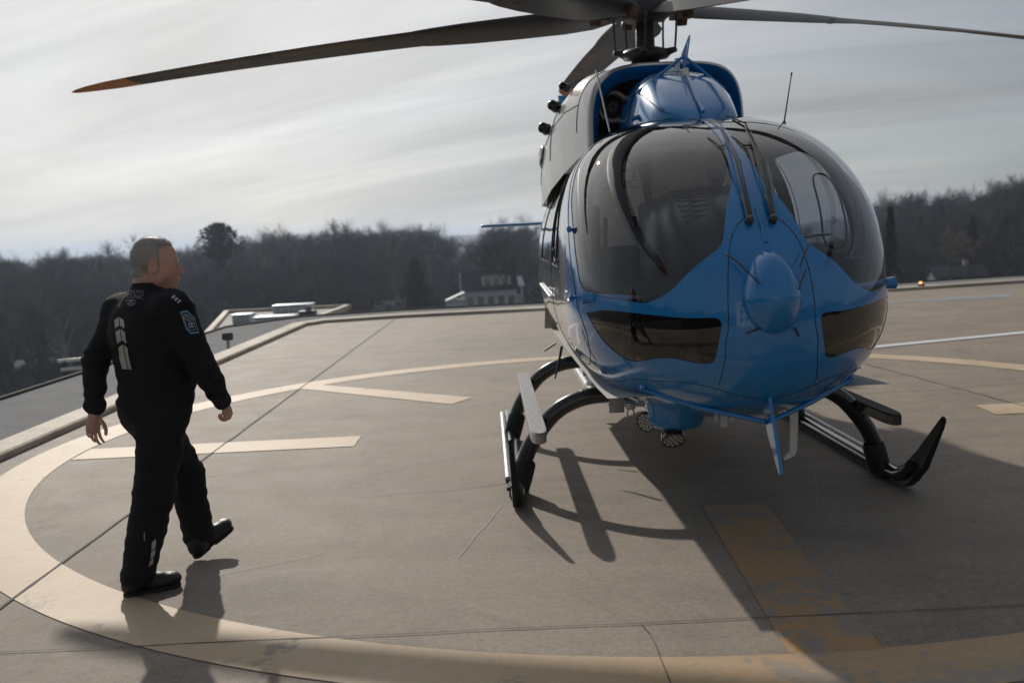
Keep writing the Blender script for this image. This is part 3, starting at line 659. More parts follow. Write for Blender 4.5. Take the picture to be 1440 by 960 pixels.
# ---- rotor
hub_r = empty('rotor_hub', (0, 0, 3.0), parent=heli); hub_r.rotation_euler = (0, R_(4.2), 0)
MH = Matrix.Translation((0, 0, 3.0)) @ Matrix.Rotation(R_(4.2), 4, 'Y')
b = MB(); b.lathe([(.30, -.06), (.27, .02), (.17, .05), (.12, .08), (.08, .2), (.07, .62), (.0, .62)], (0, 0, 0), (0, 0, 1), 24); b.build('mast', 'rotor_grey', hub_r)
b = MB(); b.lathe([(.11, .10), (.18, .11), (.21, .14), (.21, .16), (.17, .19), (.11, .205)], (0, 0, 0), (0, 0, 1), 28)
for k in range(5):
    a = R_(-105 + 72 * k + 20); b.tube([(.17 * math.cos(a), .17 * math.sin(a), .15), (.27 * math.cos(a), .27 * math.sin(a), .17)], [.035, .022], 8)
b.build('swashplate', 'hub_steel', hub_r)
b = MB(); b.lathe([(0, .40), (.16, .41), (.20, .44), (.22, .50), (.20, .56), (.12, .60), (.08, .66), (0, .67)], (0, 0, 0), (0, 0, 1), 28); b.build('hub_cap', 'rotor_dark', hub_r)
def airfoil(ch, th, n=10):
    up = []; lo = []
    for i in range(n + 1):
        x = .5 * (1 - math.cos(math.pi * i / n)); t = 5 * th * (.2969 * math.sqrt(x) - .126 * x - .3516 * x * x + .2843 * x ** 3 - .1036 * x ** 4)
        up.append((x, t)); lo.append((x, -t * .8))
    L = up[::-1] + lo[1:-1]
    return [(.25 * ch - x * ch, z * ch) for x, z in L]   # leading edge at +
def blade_mesh(part):
    # r, chord, rel thickness, pitch(deg, LE up), sweep, droop z
    if part == 'cuff': T = [(.16,.18,.42,18,0),(.30,.26,.38,18,0),(.45,.36,.30,18,0),(.7,.41,.25,18,0),(1.1,.42,.21,17.5,0),(1.5,.41,.19,16.5,0),(1.78,.38,.16,15.5,0),(1.93,.345,.14,15,0)]
    elif part == 'blade': T = [(1.90,.335,.125,15,0),(2.2,.33,.12,14.5,0),(3.0,.33,.12,12.5,0),(4.0,.325,.11,9,0),(4.7,.32,.10,6.5,0)]
    else: T = [(4.70,.32,.10,6.5,0),(4.95,.31,.10,5.5,-.01),(5.15,.26,.10,4,-.03),(5.3,.17,.10,3.8,-.065),(5.38,.09,.10,3.6,-.10),(5.40,.03,.10,3.6,-.125)]
    rows = []
    rr = []
    for a, c in zip(T[:-1], T[1:]):
        n = max(1, int((c[0] - a[0]) / .12)); rr += [tuple(a[q] + (c[q] - a[q]) * i / n for q in range(5)) for i in range(n)]
    rr.append(T[-1])
    for r_, ch, th, pit, sw in rr:
        z = .50 - .012 * r_ - .0087 * r_ * r_; p = R_(pit); row = []
        for x, zz_ in airfoil(ch, th): row.append((r_ * 1.03, (x + sw) * math.cos(p) + zz_ * -math.sin(p), z + (x) * math.sin(p) + zz_ * math.cos(p)))
        rows.append(row)
    return rows
def mb_cap(b, rows):
    b.grid(rows, closed=True); n = len(rows[0]); b.add(rows[0], [tuple(range(n))], 0, False); b.add(rows[-1], [tuple(range(n))[::-1]], 0, False)
proto = {}
def rotor_blade(az):
    # az: degrees from the nose towards the image left (-y local);  leading edge on the +y side of the blade frame (turns anticlockwise)
    e = bpy.data.objects.new('rotor_blade', None); link(e, hub_r); e.rotation_euler = (0, 0, R_(-az)); e.empty_display_size = .2
    if not proto:
        for nm, mt in (('cuff', 'rotor_dark'), ('blade', 'rotor_grey'), ('tip', 'tip_orange')):
            b = MB(); mb_cap(b, blade_mesh(nm)); proto[nm] = b.build({'cuff': 'blade_cuff', 'blade': 'airfoil_section', 'tip': 'blade_tip'}[nm], mt, e, recalc=True)
        # leading edge erosion strips in tan along the underside
        rows = blade_mesh('blade'); b = MB()
        for lo_, hi_ in ((2.25, 3.35), (3.5, 4.6)):
            rr = [r for r in rows if lo_ <= r[0][0] / 1.03 <= hi_]; n = len(rr[0]); h = n // 2
            b.grid([[Vector(r[j]) + Vector((0, .0012, -.0016)) for j in range(h, h + 5)] for r in rr])
        proto['strip'] = b.build('erosion_strip', 'rotor_tan', e)
        b = MB(); b.lathe([(0, .395), (.045, .395), (.05, .43), (.045, .47), (0, .47)], (.40, .07, -.0), (0, 0, 1), 14); b.box((.36, .0, .47), (.07, .10, .035), bev=.01)
        proto['damper'] = b.build('lead_lag_damper', 'hub_brown', e)
        b = MB(); b.tube([(.235, .10, .17), (.24, .11, .30), (.245, .115, .44)], .009, 8); b.ell((.235, .10, .165), (.02,) * 3, 10, 6); b.ell((.245, .115, .44), (.018,) * 3, 10, 6); proto['link'] = b.build('pitch_link', 'hub_steel', e)
        b = MB(); b.box((1.77, -.175, .405), (.03, .02, .018), bev=.004); proto['tab'] = b.build('trim_weight', 'rotor_dark', e)
    else:
        for q in proto.values():
            c = q.copy(); COL.objects.link(c); c.parent = e
    return e
for k in range(5): rotor_blade(105 - 72 * k)

# ---- skids
SK = -0.05
xt = [(-1.22, .06), (-1.17, .22), (-1.10, .36), (-.97, .52), (-.84, .60), (-.70, .635), (-.5, .64), (0, .64), (.5, .64), (.70, .635), (.84, .60), (.97, .52), (1.10, .36), (1.17, .22), (1.22, .06)]
for u in (1.98, .22):
    ct = empty('cross_tube', parent=heli)
    P = [(u, y + SK * (1 - .0), z) for y, z in catmull([(a, c) for a, c in xt], 5)]
    b = MB(); b.tube([p for p in P], .055, 14, flat=(1, 1)); b.build('arch_tube', 'black_gloss', ct)
    for s_ in (1, -1): b = MB(); b.lathe([(.068, -.10), (.072, -.02), (.072, .08), (.06, .10)], (u, 1.185 * s_ + SK, .13), (0, -.28 * s_, 1), 16); b.build('tube_saddle', 'black_rubber', ct)
    for s_ in (1, -1):
        b = MB(); b.box((u + .062, .55 * s_ + SK, .60), (.006, .05, .075), bev=.003); b.box((u, .55 * s_ + SK, .69), (.06, .05, .012), bev=.003)
        b.lathe([(0, .06), (.010, .06), (.010, .05)], (u, .55 * s_ + SK, .58), (1, 0, 0), 8); b.build('tube_clamp', 'worn_metal', ct)
def mirror(P, s_): return [(p[0], p[1] * s_ + SK, p[2]) for p in P]
for s_ in (-1, 1):
    sk = empty('landing_skid', parent=heli)
    y = 1.225
    b = MB(); b.tube(mirror([(-.75, y, .055), (2.12, y, .055), (2.24, y, .062), (2.34, y + .003, .10), (2.42, y + .006, .16)], s_), [.042, .045, .045, .044, .04], 12); b.build('skid_tube', 'black_gloss', sk, recalc=True)
    # upturned toe plate : tapering wedge standing on edge
    sp = .12 if s_ > 0 else .03; prof = [(2.20, .012), (2.36, .018), (2.44, .07), (2.50, .14), (2.53, .17), (2.615, .44), (2.618, .475), (2.59, .49), (2.565, .475), (2.40, .25), (2.30, .15), (2.20, .10)]
    V = []
    for sg in (-1, 1):
        for u, z in prof:
            t = max(0, (z - .03) / .45); V.append((u, (y + .008 + sp * t + sg * (.030 - .020 * t)) * s_ + SK, z))
    n = len(prof); b = MB(); b.add(V, [tuple(range(n)), tuple(range(2 * n - 1, n - 1, -1))] + [(i, (i + 1) % n, n + (i + 1) % n, n + i) for i in range(n)], 0, False)
    b.ell((2.595, (y + .008 + sp) * s_ + SK, .483), (.022, .016, .018), 10, 6); b.build('skid_toe', 'black_satin', sk, recalc=True)
    b = MB(); b.tube(mirror([(-.6, y + .055, .085), (1.9, y + .055, .085)], s_), .022, 10); b.build('wear_rail', 'bare_metal' if s_ < 0 else 'worn_metal', sk)
    b = MB(); b.box((2.02, y * s_ + SK, .045), (.09, .055, .045), bev=.02)
    for u in (1.9, 2.1, .3): b.lathe([(0, .07), (.013, .07), (.013, .05)], (u, y * s_ + SK, .07), (0, s_, 0), 8)
    b.tube(mirror([(1.96, y - .05, .05), (1.98, y - .10, .10), (1.98, y - .07, .17)], s_), .008, 6); b.build('skid_saddle', 'black_rubber', sk)
    # boarding step
    st = empty('boarding_step', parent=heli); yc = 1.085
    poly = [(-.15, -.044), (2.38, -.046), (2.50, -.041), (2.56, -.025), (2.575, 0), (2.56, .025), (2.50, .041), (2.38, .046), (-.15, .044)]
    b = MB(); b.prism([(u, (v + yc) * s_ + SK) for u, v in poly], .515, .522); b.build('tread', 'grip_tread' if s_ < 0 else 'grip_tread_dark', st, recalc=True)
    b = MB(); b.prism([(u * 1.001, (v * 1.09 + yc) * s_ + SK) for u, v in poly], .455, .514); b.build('step_body', 'worn_metal' if s_ < 0 else 'black_gloss', st, recalc=True)
    for u in (1.98, .22):
        b = MB(); b.box((u, (yc - .01) * s_ + SK, .42), (.045, .035, .055), bev=.01); b.lathe([(0, .055), (.012, .055), (.012, .04)], (u, (yc) * s_ + SK, .42), (1, 0, 0), 8); b.build('step_bracket', 'black_gloss', st)

# ---- underside : light pod, lamps, lower wire cutter, aerials, hooks
pod = MB(); pod.grid([[(2.62 + dx * k, -.33 + dy * k, z) for dx, dy in [(.16,-.10),(.19,0),(.17,.11),(.10,.16),(-.12,.16),(-.2,.1),(-.2,-.1),(-.12,-.16),(.08,-.16)]] for k, z in [(1.1,.72),(1.05,.65),(1.0,.585),(.88,.545),(.6,.525),(.01,.52)]], closed=True)
podo = pod.build('light_pod', 'blue_paint', heli, recalc=True)
def lamp(c, ax, r_, name):
    L = empty(name, parent=heli); ax = Vector(ax).normalized(); c = Vector(c)
    b = MB(); b.lathe([(0, -.10), (r_ * .55, -.09), (r_ * .95, -.04), (r_, 0), (r_, .012), (r_ * .93, .014), (r_ * .90, .004)], c, ax, 26); b.build('lamp_housing', 'black_gloss', L)
    b = MB(); a = ax.orthogonal().normalized(); q = ax.cross(a)
    for rr, n, o_ in ((0, 1, 0), (.40, 6, .2), (.74, 10, 0)):
        for j in range(n):
            t = 2 * math.pi * j / n + o_; p = c + (a * math.cos(t) + q * math.sin(t)) * rr * r_ + ax * .006; b.lathe([(r_ * .15, 0), (r_ * .13, .004), (r_ * .05, -.004), (0, -.005)], p, ax, 9)
    b.build('lamp_cell', 'lens_glass', L)
    b = MB(); b.lathe([(0, .001), (r_ * .92, .001)], c, ax, 24); b.build('lamp_reflector', 'worn_metal', L)
    return L
lamp((2.73, -.36, .475), (1, .0, -.95), .070, 'search_light'); b = MB(); b.tube([(2.64, -.35, .54), (2.68, -.36, .48)], .03, 10); b.build('lamp_mount', 'black_gloss', heli)
lamp((2.62, -.50, .565), (.75, -.65, -.2), .062, 'landing_light')
lw = empty('lower_wire_cutter', parent=heli)
b = MB(); bl = [(3.30, .80), (3.36, .95), (3.41, .94), (3.46, .78), (3.60, .52), (3.62, .46), (3.60, .46), (3.42, .62), (3.36, .72)]
b.prism([(u, z) for u, z in bl], .005, .022, mat=Mf); b.build('cutter_blade', 'blue_paint', lw, recalc=True)
for s_ in (1, -1):
    b = MB(); b.tube([(3.40, .012 + .01 * s_, .685), (3.22, .30 * s_, .745), (3.06, .575 * s_, .83)], [.013, .016, .013], 8); b.ell((3.05, .575 * s_, .84), (.03, .02, .025), 10, 6); b.build('cutter_strut', 'blue_paint', lw)
b = MB(); b.tube([on(2.0, -60, -1, .005) * 0 + Vector((3.40, -.03, .83)), Vector((3.44, -.03, .98))], .010, 6); b.tube([(3.40, .055, .83), (3.44, .055, .98)], .010, 6); b.build('cutter_mount', 'blue_paint', lw)
b = MB(); hk = [(.235,.72),(.29,.72),(.29,.60),(.28,.44),(.268,.41),(.215,.385),(.205,.40),(.245,.44),(.25,.60)]
b.prism(hk, 2.995, 3.02, mat=Matrix(((0, 0, 1, 0), (1, 0, 0, 0), (0, 1, 0, 0), (0, 0, 0, 1)))); b.build('blade_aerial', 'white_plastic', heli, recalc=True)
b = MB(); b.box((2.95, -.11, .665), (.03, .06, .008), bev=.004); b.box((2.95, -.11, .63), (.012, .018, .05), bev=.004); b.box((2.95, -.155, .64), (.01, .008, .025)); b.box((2.95, -.065, .64), (.01, .008, .025)); b.build('aerial_bracket', 'white_plastic', heli)
b = MB(); b.box((2.88, .24, .66), (.02, .012, .05), bev=.004); b.build('fuel_drain', 'white_plastic', heli)
for s_ in (1, -1):
    b = MB(); a = on(4.50, 2.5, s_, -.01); d = Vector((.22, .97 * s_, -.05)).normalized(); b.tube([a - d * .05, a + d * .05, a + d * .22], [.036, .024, .019], 12); b.build('pitot_tube', 'blue_paint', heli)
    b = MB(); b.lathe([(.0175, 0), (.019, .02), (.014, .05), (.006, .052), (.006, .02)], a + d * .215, d, 12); b.build('pitot_tip', 'bare_metal' if s_ < 0 else 'black_gloss', heli)
    # NACA intake under the chin
    b = MB(); pts = [on(5.15, -52, s_, .004), on(5.65, -47, s_, .004), on(6.2, -45, s_, .006), on(6.15, -49.5, s_, .006), on(5.7, -56, s_, .004)]
    b.add(pts, [(0, 1, 2, 3, 4)], 0, False); b.build('ventilation_scoop', 'dark_cavity', heli)
    b = MB(); b.tube([on(5.1, -52, s_, .002), on(5.6, -57, s_, .006), on(6.2, -51, s_, .012), on(6.5, -47, s_, .006)], .010, 8); b.build('scoop_lip', 'silver_paint', heli)
    # tie-down shackle by the clamp
    b = MB(); c = Vector((2.12, .47 * s_ + SK, .55)); b.tube([c + Vector((0, .022 * math.cos(t), .03 * math.sin(t) - .02)) for t in np.linspace(0, 2 * math.pi, 15)], .006, 6); b.box(c + Vector((0, 0, .03)), (.02, .03, .02), bev=.004); b.build('tie_down_ring', 'bare_metal', heli)
    # cockpit door fittings
    hd = empty('door_handle', parent=heli); b = MB(); a = on(7.6, 8, s_, .004); c = on(8.3, 8, s_, .004); b.tube([a, a + Vector((-.02, .045 * s_, 0)), c + Vector((.02, .045 * s_, 0)), c], .009, 8); b.build('grab_bar', 'bare_metal', hd)
    b = MB(); a = on(6.6, 3, s_, .003); b.tube([a, a + Vector((.01, .05 * s_, -.01)), a + Vector((-.05, .06 * s_, -.01)), a + Vector((-.09, .03 * s_, -.0))], .006, 6); b.build('hinge_hook', 'bare_metal', hd)
    b = MB(); b.tube([on(5.6, 18, s_, .0), on(5.6, 18, s_, .018)], .012, 8); b.ell(on(5.6, 18, s_, .02), (.014, .014, .022), 10, 6); b.build('door_hinge', 'blue_paint', heli)
    b = MB(); b.tube([on(5.15, 1, s_, .0), on(5.15, 1, s_, .03)], .012, 8); b.ell(on(5.15, 1, s_, .03), (.018, .014, .022), 10, 6); b.build('door_hinge', 'blue_paint', heli)
    # sliding storm window frame on the door
    b = MB(); q = uz([(1.98, 1.56), (1.62, 1.55), (1.58, 1.8), (1.62, 2.0), (1.85, 2.0), (1.97, 1.85)], 5); b.tube([on(p[0], p[1], s_, .004) for p in q] + [on(q[0][0], q[0][1], s_, .004)], .007, 6); b.build('storm_window_frame', 'black_rubber', heli)
    b = MB(); b.tube([on(10.2, -5, s_, .01), on(8.8, -5, s_, .012)], .012, 6); b.build('sliding_door_rail', 'bare_metal', heli)
    b = MB(); b.tube([(.9, .86 * s_, .85), (.95, .90 * s_, .70), (1.0, .93 * s_, .62)], [.012, .01, .006], 6); b.tube([(.2, .86 * s_, .80), (.2, .96 * s_, .74)], .008, 6); b.build('static_wick', 'rotor_grey', heli)
b = MB(); b.grid([ring(u, w, t, z, 3) for u, w, t, z in [(1.3, .62, .56, .42), (.5, .66, .52, .38), (-.8, .66, .52, .38), (-1.4, .5, .56, .46)]], closed=True); b.build('belly_fairing', 'silver_paint', heli)

# ---- cockpit interior
b = MB(); b.grid([[(u, y, z) for y in (-.78, -.4, 0, .4, .78)] for u, z in [(3.1, .80), (2.6, .78), (1.0, .76), (-1.6, .76)]], smooth=False); b.build('cabin_floor', 'cabin_grey', heli)
b = MB(); b.add([(-1.6, -.85, .76), (-1.6, .85, .76), (-1.6, .75, 2.3), (-1.6, -.75, 2.3)], [(0, 1, 2, 3)], 0, False); b.build('rear_bulkhead', 'cabin_grey', heli)
# roof lining : inner surface below the skin
b = MB(); b.grid([[tuple(SF(np.array(s), np.array(t)) * np.array([1, sd_, 1]) - np.array([0, 0, .035])) for (t, sd_) in [(52, 1), (62, 1), (72, 1), (82, 1), (90, 1), (82, -1), (72, -1), (62, -1), (52, -1)]] for s in (7.35, 8, 9, 10, 11)]); b.build('roof_lining', 'cabin_grey', heli)
# glareshield / instrument panel cowl with louvre slots
gp = empty('instrument_panel', parent=heli)
b = MB(); rows = []
for u, hw, zt, zb in [(3.02,.14,1.62,1.50),(2.98,.26,1.68,1.47),(2.88,.37,1.765,1.44),(2.70,.43,1.865,1.42),(2.5,.455,1.93,1.42),(2.34,.46,1.95,1.42),(2.31,.43,1.92,1.44)]:
    rows.append([(u, hw * math.copysign(abs(math.cos(t)) ** .6, math.cos(t)), zb + (zt - zb) * abs(math.sin(t)) ** .55) for t in np.linspace(0, math.pi, 31)])
b.grid(rows); b.build('glareshield', 'glareshield_black', gp)
b = MB()
for s_ in (1, -1):
    for i in range(8):
        u = 2.86 - i * .05; z = np.interp(u, [2.34, 2.5, 2.7, 2.88], [1.945, 1.925, 1.86, 1.755]); b.box((u, .21 * s_, z + .001), (.006, .085, .003), mat=Matrix.Rotation(R_(24), 3, 'Y')); 
b.build('defrost_slot', 'dark_cavity', gp)
b = MB(); b.box((2.30, 0, 1.50), (.01, .43, .36), bev=.004); b.build('panel_face', 'cockpit_black', gp)
b = MB(); b.box((2.25, 0, 1.14), (.25, .14, .34), bev=.02); b.build('centre_console', 'cockpit_black', gp)
b = MB(); b.lathe([(0, 0), (.045, 0), (.055, .03), (.05, .09), (0, .10)], (2.48, .0, 2.02), (-1, 0, 0), 16); b.tube([(2.46, 0, 2.06), (2.40, 0, 2.26)], .008, 6); b.build('standby_compass', 'cockpit_black', gp)
def text_mesh(txt, size, name, mat, M, parent, align='CENTER', ext=0.001):
    cu = bpy.data.curves.new(name, 'FONT'); cu.body = txt; cu.size = size; cu.align_x = align; cu.align_y = 'CENTER'; cu.extrude = ext; cu.space_line = .85
    ob = bpy.data.objects.new(name, cu); COL.objects.link(ob); dg = bpy.context.evaluated_depsgraph_get(); me = bpy.data.meshes.new_from_object(ob.evaluated_get(dg)); COL.objects.unlink(ob); bpy.data.objects.remove(ob)
    me.transform(M); me.materials.clear(); me.materials.append(MATS[mat]); o = bpy.data.objects.new(name, me); return link(o, parent)
def shield_poly(w, h): return [(-w, h * .9), (0, h), (w, h * .9), (w, 0.1 * h), (.55 * w, -.55 * h), (0, -h), (-.55 * w, -.55 * h), (-w, .1 * h)]
def shields(b, c, w, tw=.10):   # three overlapping outlined shields seen face on in the yz plane at x=c[0]
    for dx, dz, k in ((-.55, .1, 1), (.55, .1, 1), (0, -.18, 1.05)):
        P = [Vector((c[0], c[1] + (dx + q[0] * .55) * w * k, c[2] + (dz + q[1] * .7) * w * k)) for q in shield_poly(1, 1)]
        for i in range(len(P)): b.tube([P[i], P[(i + 1) % len(P)]], tw * w * .5, 4, cap=False)
MT = Matrix(((0, 0, 1, 0), (1, 0, 0, 0), (0, 1, 0, 0), (0, 0, 0, 1)))
for s_ in (1, -1):
    seat = empty('pilot_seat', parent=heli)
    yc = .46 * s_
    b = MB(); b.box((1.62, yc, 1.15), (.24, .23, .06), bev=.04); b.build('seat_cushion', 'seat_fabric', seat)
    b = MB(); b.box((1.40, yc, 1.53), (.06, .23, .38), bev=.045); b.build('seat_back', 'seat_fabric', seat)
    b = MB(); b.grid([[(1.475 - .03 * abs(x) ** 2 + dz * .02, yc + x * w, z) for x in (-1, -.6, 0, .6, 1)] for z, w, dz in [(1.60, .20, 0), (1.85, .195, 0), (2.04, .165, 0), (2.17, .13, 0), (2.21, .10, -1)]]); b.build('seat_back_cover', 'seat_cover', seat)
    b = MB(); b.box((1.42, yc, 2.01), (.04, .14, .20), bev=.035); b.build('headrest', 'seat_fabric', seat)
    t = text_mesh('MAYO\nCLINIC', .085, 'cover_lettering', 'cover_print', Matrix.Translation((1.488, yc, 2.06)) @ MT, seat)
    b = MB(); shields(b, (1.488, yc, 1.93), .035, .12); b.build('cover_emblem', 'cover_print', seat)
    b = MB(); b.tube([(1.5, yc - .1, 1.8), (1.55, yc - .12, 1.4), (1.68, yc - .1, 1.2)], .018, 6, flat=(.2, 1)); b.tube([(1.5, yc + .1, 1.8), (1.55, yc + .12, 1.4), (1.68, yc + .1, 1.2)], .018, 6, flat=(.2, 1)); b.build('harness', 'black_rubber', seat)
    b = MB(); b.tube([(1.9, yc, .78), (1.95, yc, 1.1), (1.92, yc, 1.35)], .014, 8); b.box((1.92, yc, 1.38), (.02, .018, .05), bev=.01); b.build('cyclic_stick', 'black_gloss', heli)
# cabin divider panels behind the pilots
b = MB(); b.box((.95, .08, 2.13), (.012, .22, .20), bev=.01); b.build('divider_panel', 'seat_cover', heli)
b = MB(); b.box((.95, 0, 1.1), (.02, .40, .36), bev=.02); b.build('equipment_rack', 'cabin_grey', heli)
# overhead console
b = MB(); b.box((1.75, 0, 2.29), (.35, .13, .035), bev=.02); b.build('overhead_console', 'cockpit_black', heli)
# ================================================================== SURROUNDINGS
GZ = -21.0
def crest(az):   # (az degrees from +Y to the right) -> ground height of the wooded crest at 300 m
    T = [(-180,2),(-120,3),(-90,-2),(-60,-8),(-38,-10.0),(-27.5,-9.8),(-25,-9.6),(-22,-9.6),(-18,-9.2),(-14,-6.8),(-11,-5.6),(-8,-5.8),(-5,-6.5),(-2,-11.5),(0,-7.2),(3,-8),(8,-8),(14,-8),(19,-7.0),(22,-5.2),(25,-4.2),(28,-1.2),(34,5),(50,6),(90,6),(130,5),(180,2)]
    return float(np.interp(az, [t[0] for t in T], [t[1] for t in T]))
def ground_z(x, y):
    D = math.hypot(x, y); az = math.degrees(math.atan2(x, y)); c = crest(az)
    if D < 110: z = GZ
    elif D < 300: t = (D - 110) / 190; t = t * t * (3 - 2 * t); z = GZ + (c - GZ) * t
    elif D < 520: t = (D - 300) / 220; z = c - 14 * t * t
    else: z = c - 14 - min(16, (D - 520) * .03)
    if D > 120: z += 1.2 * pnoise(Vector((x * .02, y * .02, 0))) * min(1, (D - 120) / 60)
    return z
def gmat():
    t = NT('hillside_ground'); n = t.noise(0.05, 6, .7); m = t.noise(0.6, 6, .7)
    t.set(Base_Color=t.mix(.5, t.ramp(n, .35, (.045, .038, .030), .65, (.068, .058, .043)), t.ramp(m, .3, .6, .7, 1.3), 'MULTIPLY'), Roughness=.95, Specular_IOR_Level=.1); return t.m
gmat()
simple('asphalt', (.055, .055, .058), .85, var=.25, scale=3)
rads = [0, 30, 60, 90, 110] + list(np.linspace(125, 300, 16)) + [330, 370, 420, 520, 700, 1000, 2000, 5000, 12000]
b = MB(); b.grid([[(r * math.sin(R_(a)), r * math.cos(R_(a)), ground_z(r * math.sin(R_(a)), r * math.cos(R_(a))) if r > 0 else GZ) for a in range(-180, 181, 2)] for r in rads]); b.build('terrain', 'hillside_ground', kind='structure')
b = MB()
for az, h in [(0, 0)]:
    rows = []
    for a in np.linspace(-32, 34, 60):
        x, y = 2600 * math.sin(R_(a)), 2600 * math.cos(R_(a)); top = (6 if a > -12 else -6) + 14 * pnoise(Vector((a * .16, 2, 0))) + 5 * pnoise(Vector((a * .9, 2, 3)))
        if -3 < a < 0: top = max(top, 12)
        rows.append([(x * .96, y * .96, -60), (x, y, top), (x * 1.1, y * 1.1, -60)])
    b.grid(rows)
simple('distant_wood', (.06, .055, .05), .95, var=.3, scale=.02); b.build('distant_hills', 'distant_wood', kind='structure')
# streets down in the valley
def road(pts, w, name='street', mat='asphalt', dz=.25):
    P = catmull([(x, y, 0) for x, y in pts], 8); rows = []
    for i, p in enumerate(P):
        d = np.array(P[min(i + 1, len(P) - 1)]) - np.array(P[max(i - 1, 0)]); d = d / np.linalg.norm(d); n = np.array([-d[1], d[0]])
        r = []
        for s_ in (-1, 1):
            x, y = p[0] + n[0] * w / 2 * s_, p[1] + n[1] * w / 2 * s_; r.append((x, y, ground_z(x, y) + dz))
        rows.append(r)
    return MB().grid(rows, smooth=False).build(name, mat, kind='structure')
road([(-150, 92), (-85, 100), (-30, 105), (40, 104), (120, 98)], 9); road([(-120, 100), (-70, 92), (-48, 60)], 24, 'car_park')

# ---- the wing below and beyond the left corner of the deck
simple('roof_membrane', (.27, .26, .25), .8, var=.12, scale=2); simple('facade_stone', (.34, .30, .25), .75, var=.12, scale=1.5); simple('metal_duct', (.50, .56, .58), .4, .4, var=.08, coat=.3)
simple('dark_unit', (.06, .06, .065), .6); simple('window_dark', (.03, .035, .045), .1, var=.2, coat=1)
hosp = empty('hospital_wing', (-9.5, 36, 0), label='low flat roofed wing with pale roof and parapet beyond the corner of the deck', cat='building')
O = Vector((-9.5, 36, 0))
pl = [(-8.3, 26.5), (-6.7, 25.5), (-6.3, 38.6), (-11.0, 38.6)]
b = MB(); b.prism([(x - O.x, y - O.y) for x, y in pl], GZ - 1, -.78); b.build('wall', 'facade_stone', hosp, recalc=True)
b = MB(); b.prism([((x - O.x) * .985, (y - O.y) * .985) for x, y in pl], -.775, -.72); b.build('roof', 'roof_membrane', hosp, recalc=True)
for i in range(4):
    A = Vector(pl[i]); B = Vector(pl[(i + 1) % 4]); d = (B - A); b = MB(); m = (A + B) / 2
    b.box((m.x - O.x, m.y - O.y, -.70), (d.length / 2 + .12, .10, .10), math.atan2(d.y, d.x), bev=.02); b.build('parapet', 'kerb_concrete', hosp)
main = empty('hospital_block', (6, 7, 0), label='tall stone clad hospital block carrying the landing deck', cat='building')
b = MB(); b.prism([(x - 6, y - 7) for x, y in offs(EDGE, 0.0)[1:8]] + [(28, -15.8), (-10.2, -15.8)], GZ - 1, -.36); b.build('wall', 'facade_stone', main, recalc=True)
def hvac(c, h, lab, mat='metal_duct'):
    e = empty('roof_unit', c, label=lab, cat='roof unit', group='boxy ventilation units on the lower roof')
    b = MB(); b.box((0, 0, h[2]), h, bev=.05); b.build('casing', mat, e)
    b = MB(); b.box((0, 0, 2 * h[2] + .03), (h[0] * 1.04, h[1] * 1.04, .03), bev=.01); b.build('lid', 'metal_duct', e)
    b = MB()
    for i in range(5): b.box((-h[0] * .7 + i * h[0] * .35, -h[1] - .006, h[2]), (h[0] * .06, .004, h[2] * .6))
    b.build('louvre', 'worn_metal', e)
hvac((-8.85, 33.0, -.72), (.30, .4, .13), 'smallest pale blue ventilation unit, leftmost on the low roof')
hvac((-7.3, 31.0, -.70), (.60, .4, .13), 'long pale blue ventilation unit in front of the others on the low roof')
hvac((-8.0, 36.8, -.72), (.70, .4, .14), 'largest pale blue ventilation unit at the back of the low roof')
e = empty('vent_box', (-6.85, 33.5, -.72), label='small dark box on the low roof between the pale units and the parapet', cat='vent')
b = MB(); b.box((0, 0, .14), (.28, .3, .14), bev=.03); b.build('casing', 'dark_unit', e); b = MB(); b.lathe([(.10, 0), (.10, .12), (.13, .13), (.0, .18)], (.05, 0, .28), (0, 0, 1), 12); b.build('cowl', 'worn_metal', e)
# floodlight on the netting near the far left corner
e = empty('floodlight', (-4.95, 17.3, .05), label='dark floodlight on a short bracket beside the far left kerb', cat='floodlight')
b = MB(); b.tube([(0, 0, -.1), (0, 0, .10)], .03, 8); b.build('bracket', 'worn_metal', e)
b = MB(); b.box((0, 0, .16), (.09, .05, .06), .5, bev=.02, mat=Matrix.Rotation(R_(-25), 3, 'X')); b.build('lamp_head', 'dark_unit', e)
b = MB(); b.box((0, .06, .155), (.07, .006, .045), bev=.002, mat=Matrix.Rotation(R_(-25), 3, 'X')); b.build('lens', 'lens_glass', e)
# small amber perimeter lamp on the far right kerb
t = NT('amber_lamp'); t.set(Base_Color=(1, .4, .05), Emission_Color=(1, .42, .1), Emission_Strength=2.2)
e = empty('perimeter_light', (9.78, 23.66, .08), label='small lit amber lamp on the far right kerb', cat='lamp')
b = MB(); b.lathe([(.09, 0), (.08, .04), (.05, .05)], (0, 0, 0), (0, 0, 1), 12); b.build('base', 'dark_unit', e); b = MB(); b.lathe([(.035, .05), (.038, .07), (.025, .095), (0, .10)], (0, 0, 0), (0, 0, 1), 12); b.build('lens', 'amber_lamp', e)
# blurred handrail fixtures left of the person, on the roof edge below
e = empty('roof_rail', (-13.6, 31.5, -2.1), label='white roof railing on dark posts low at the left behind the person', cat='railing')
b = MB(); b.box((0, 0, .6), (.8, .05, .05), .5, bev=.01); b.build('rail', 'white_plastic', e)
b = MB(); b.box((.2, -.25, .35), (.8, .05, .05), .5, bev=.01); b.build('rail', 'white_plastic', e)
for k in (-.6, .6):
    b = MB(); b.box((k * .88, k * .48, -1.6), (.05, .05, 2.2), bev=.005); b.build('post', 'dark_unit', e)

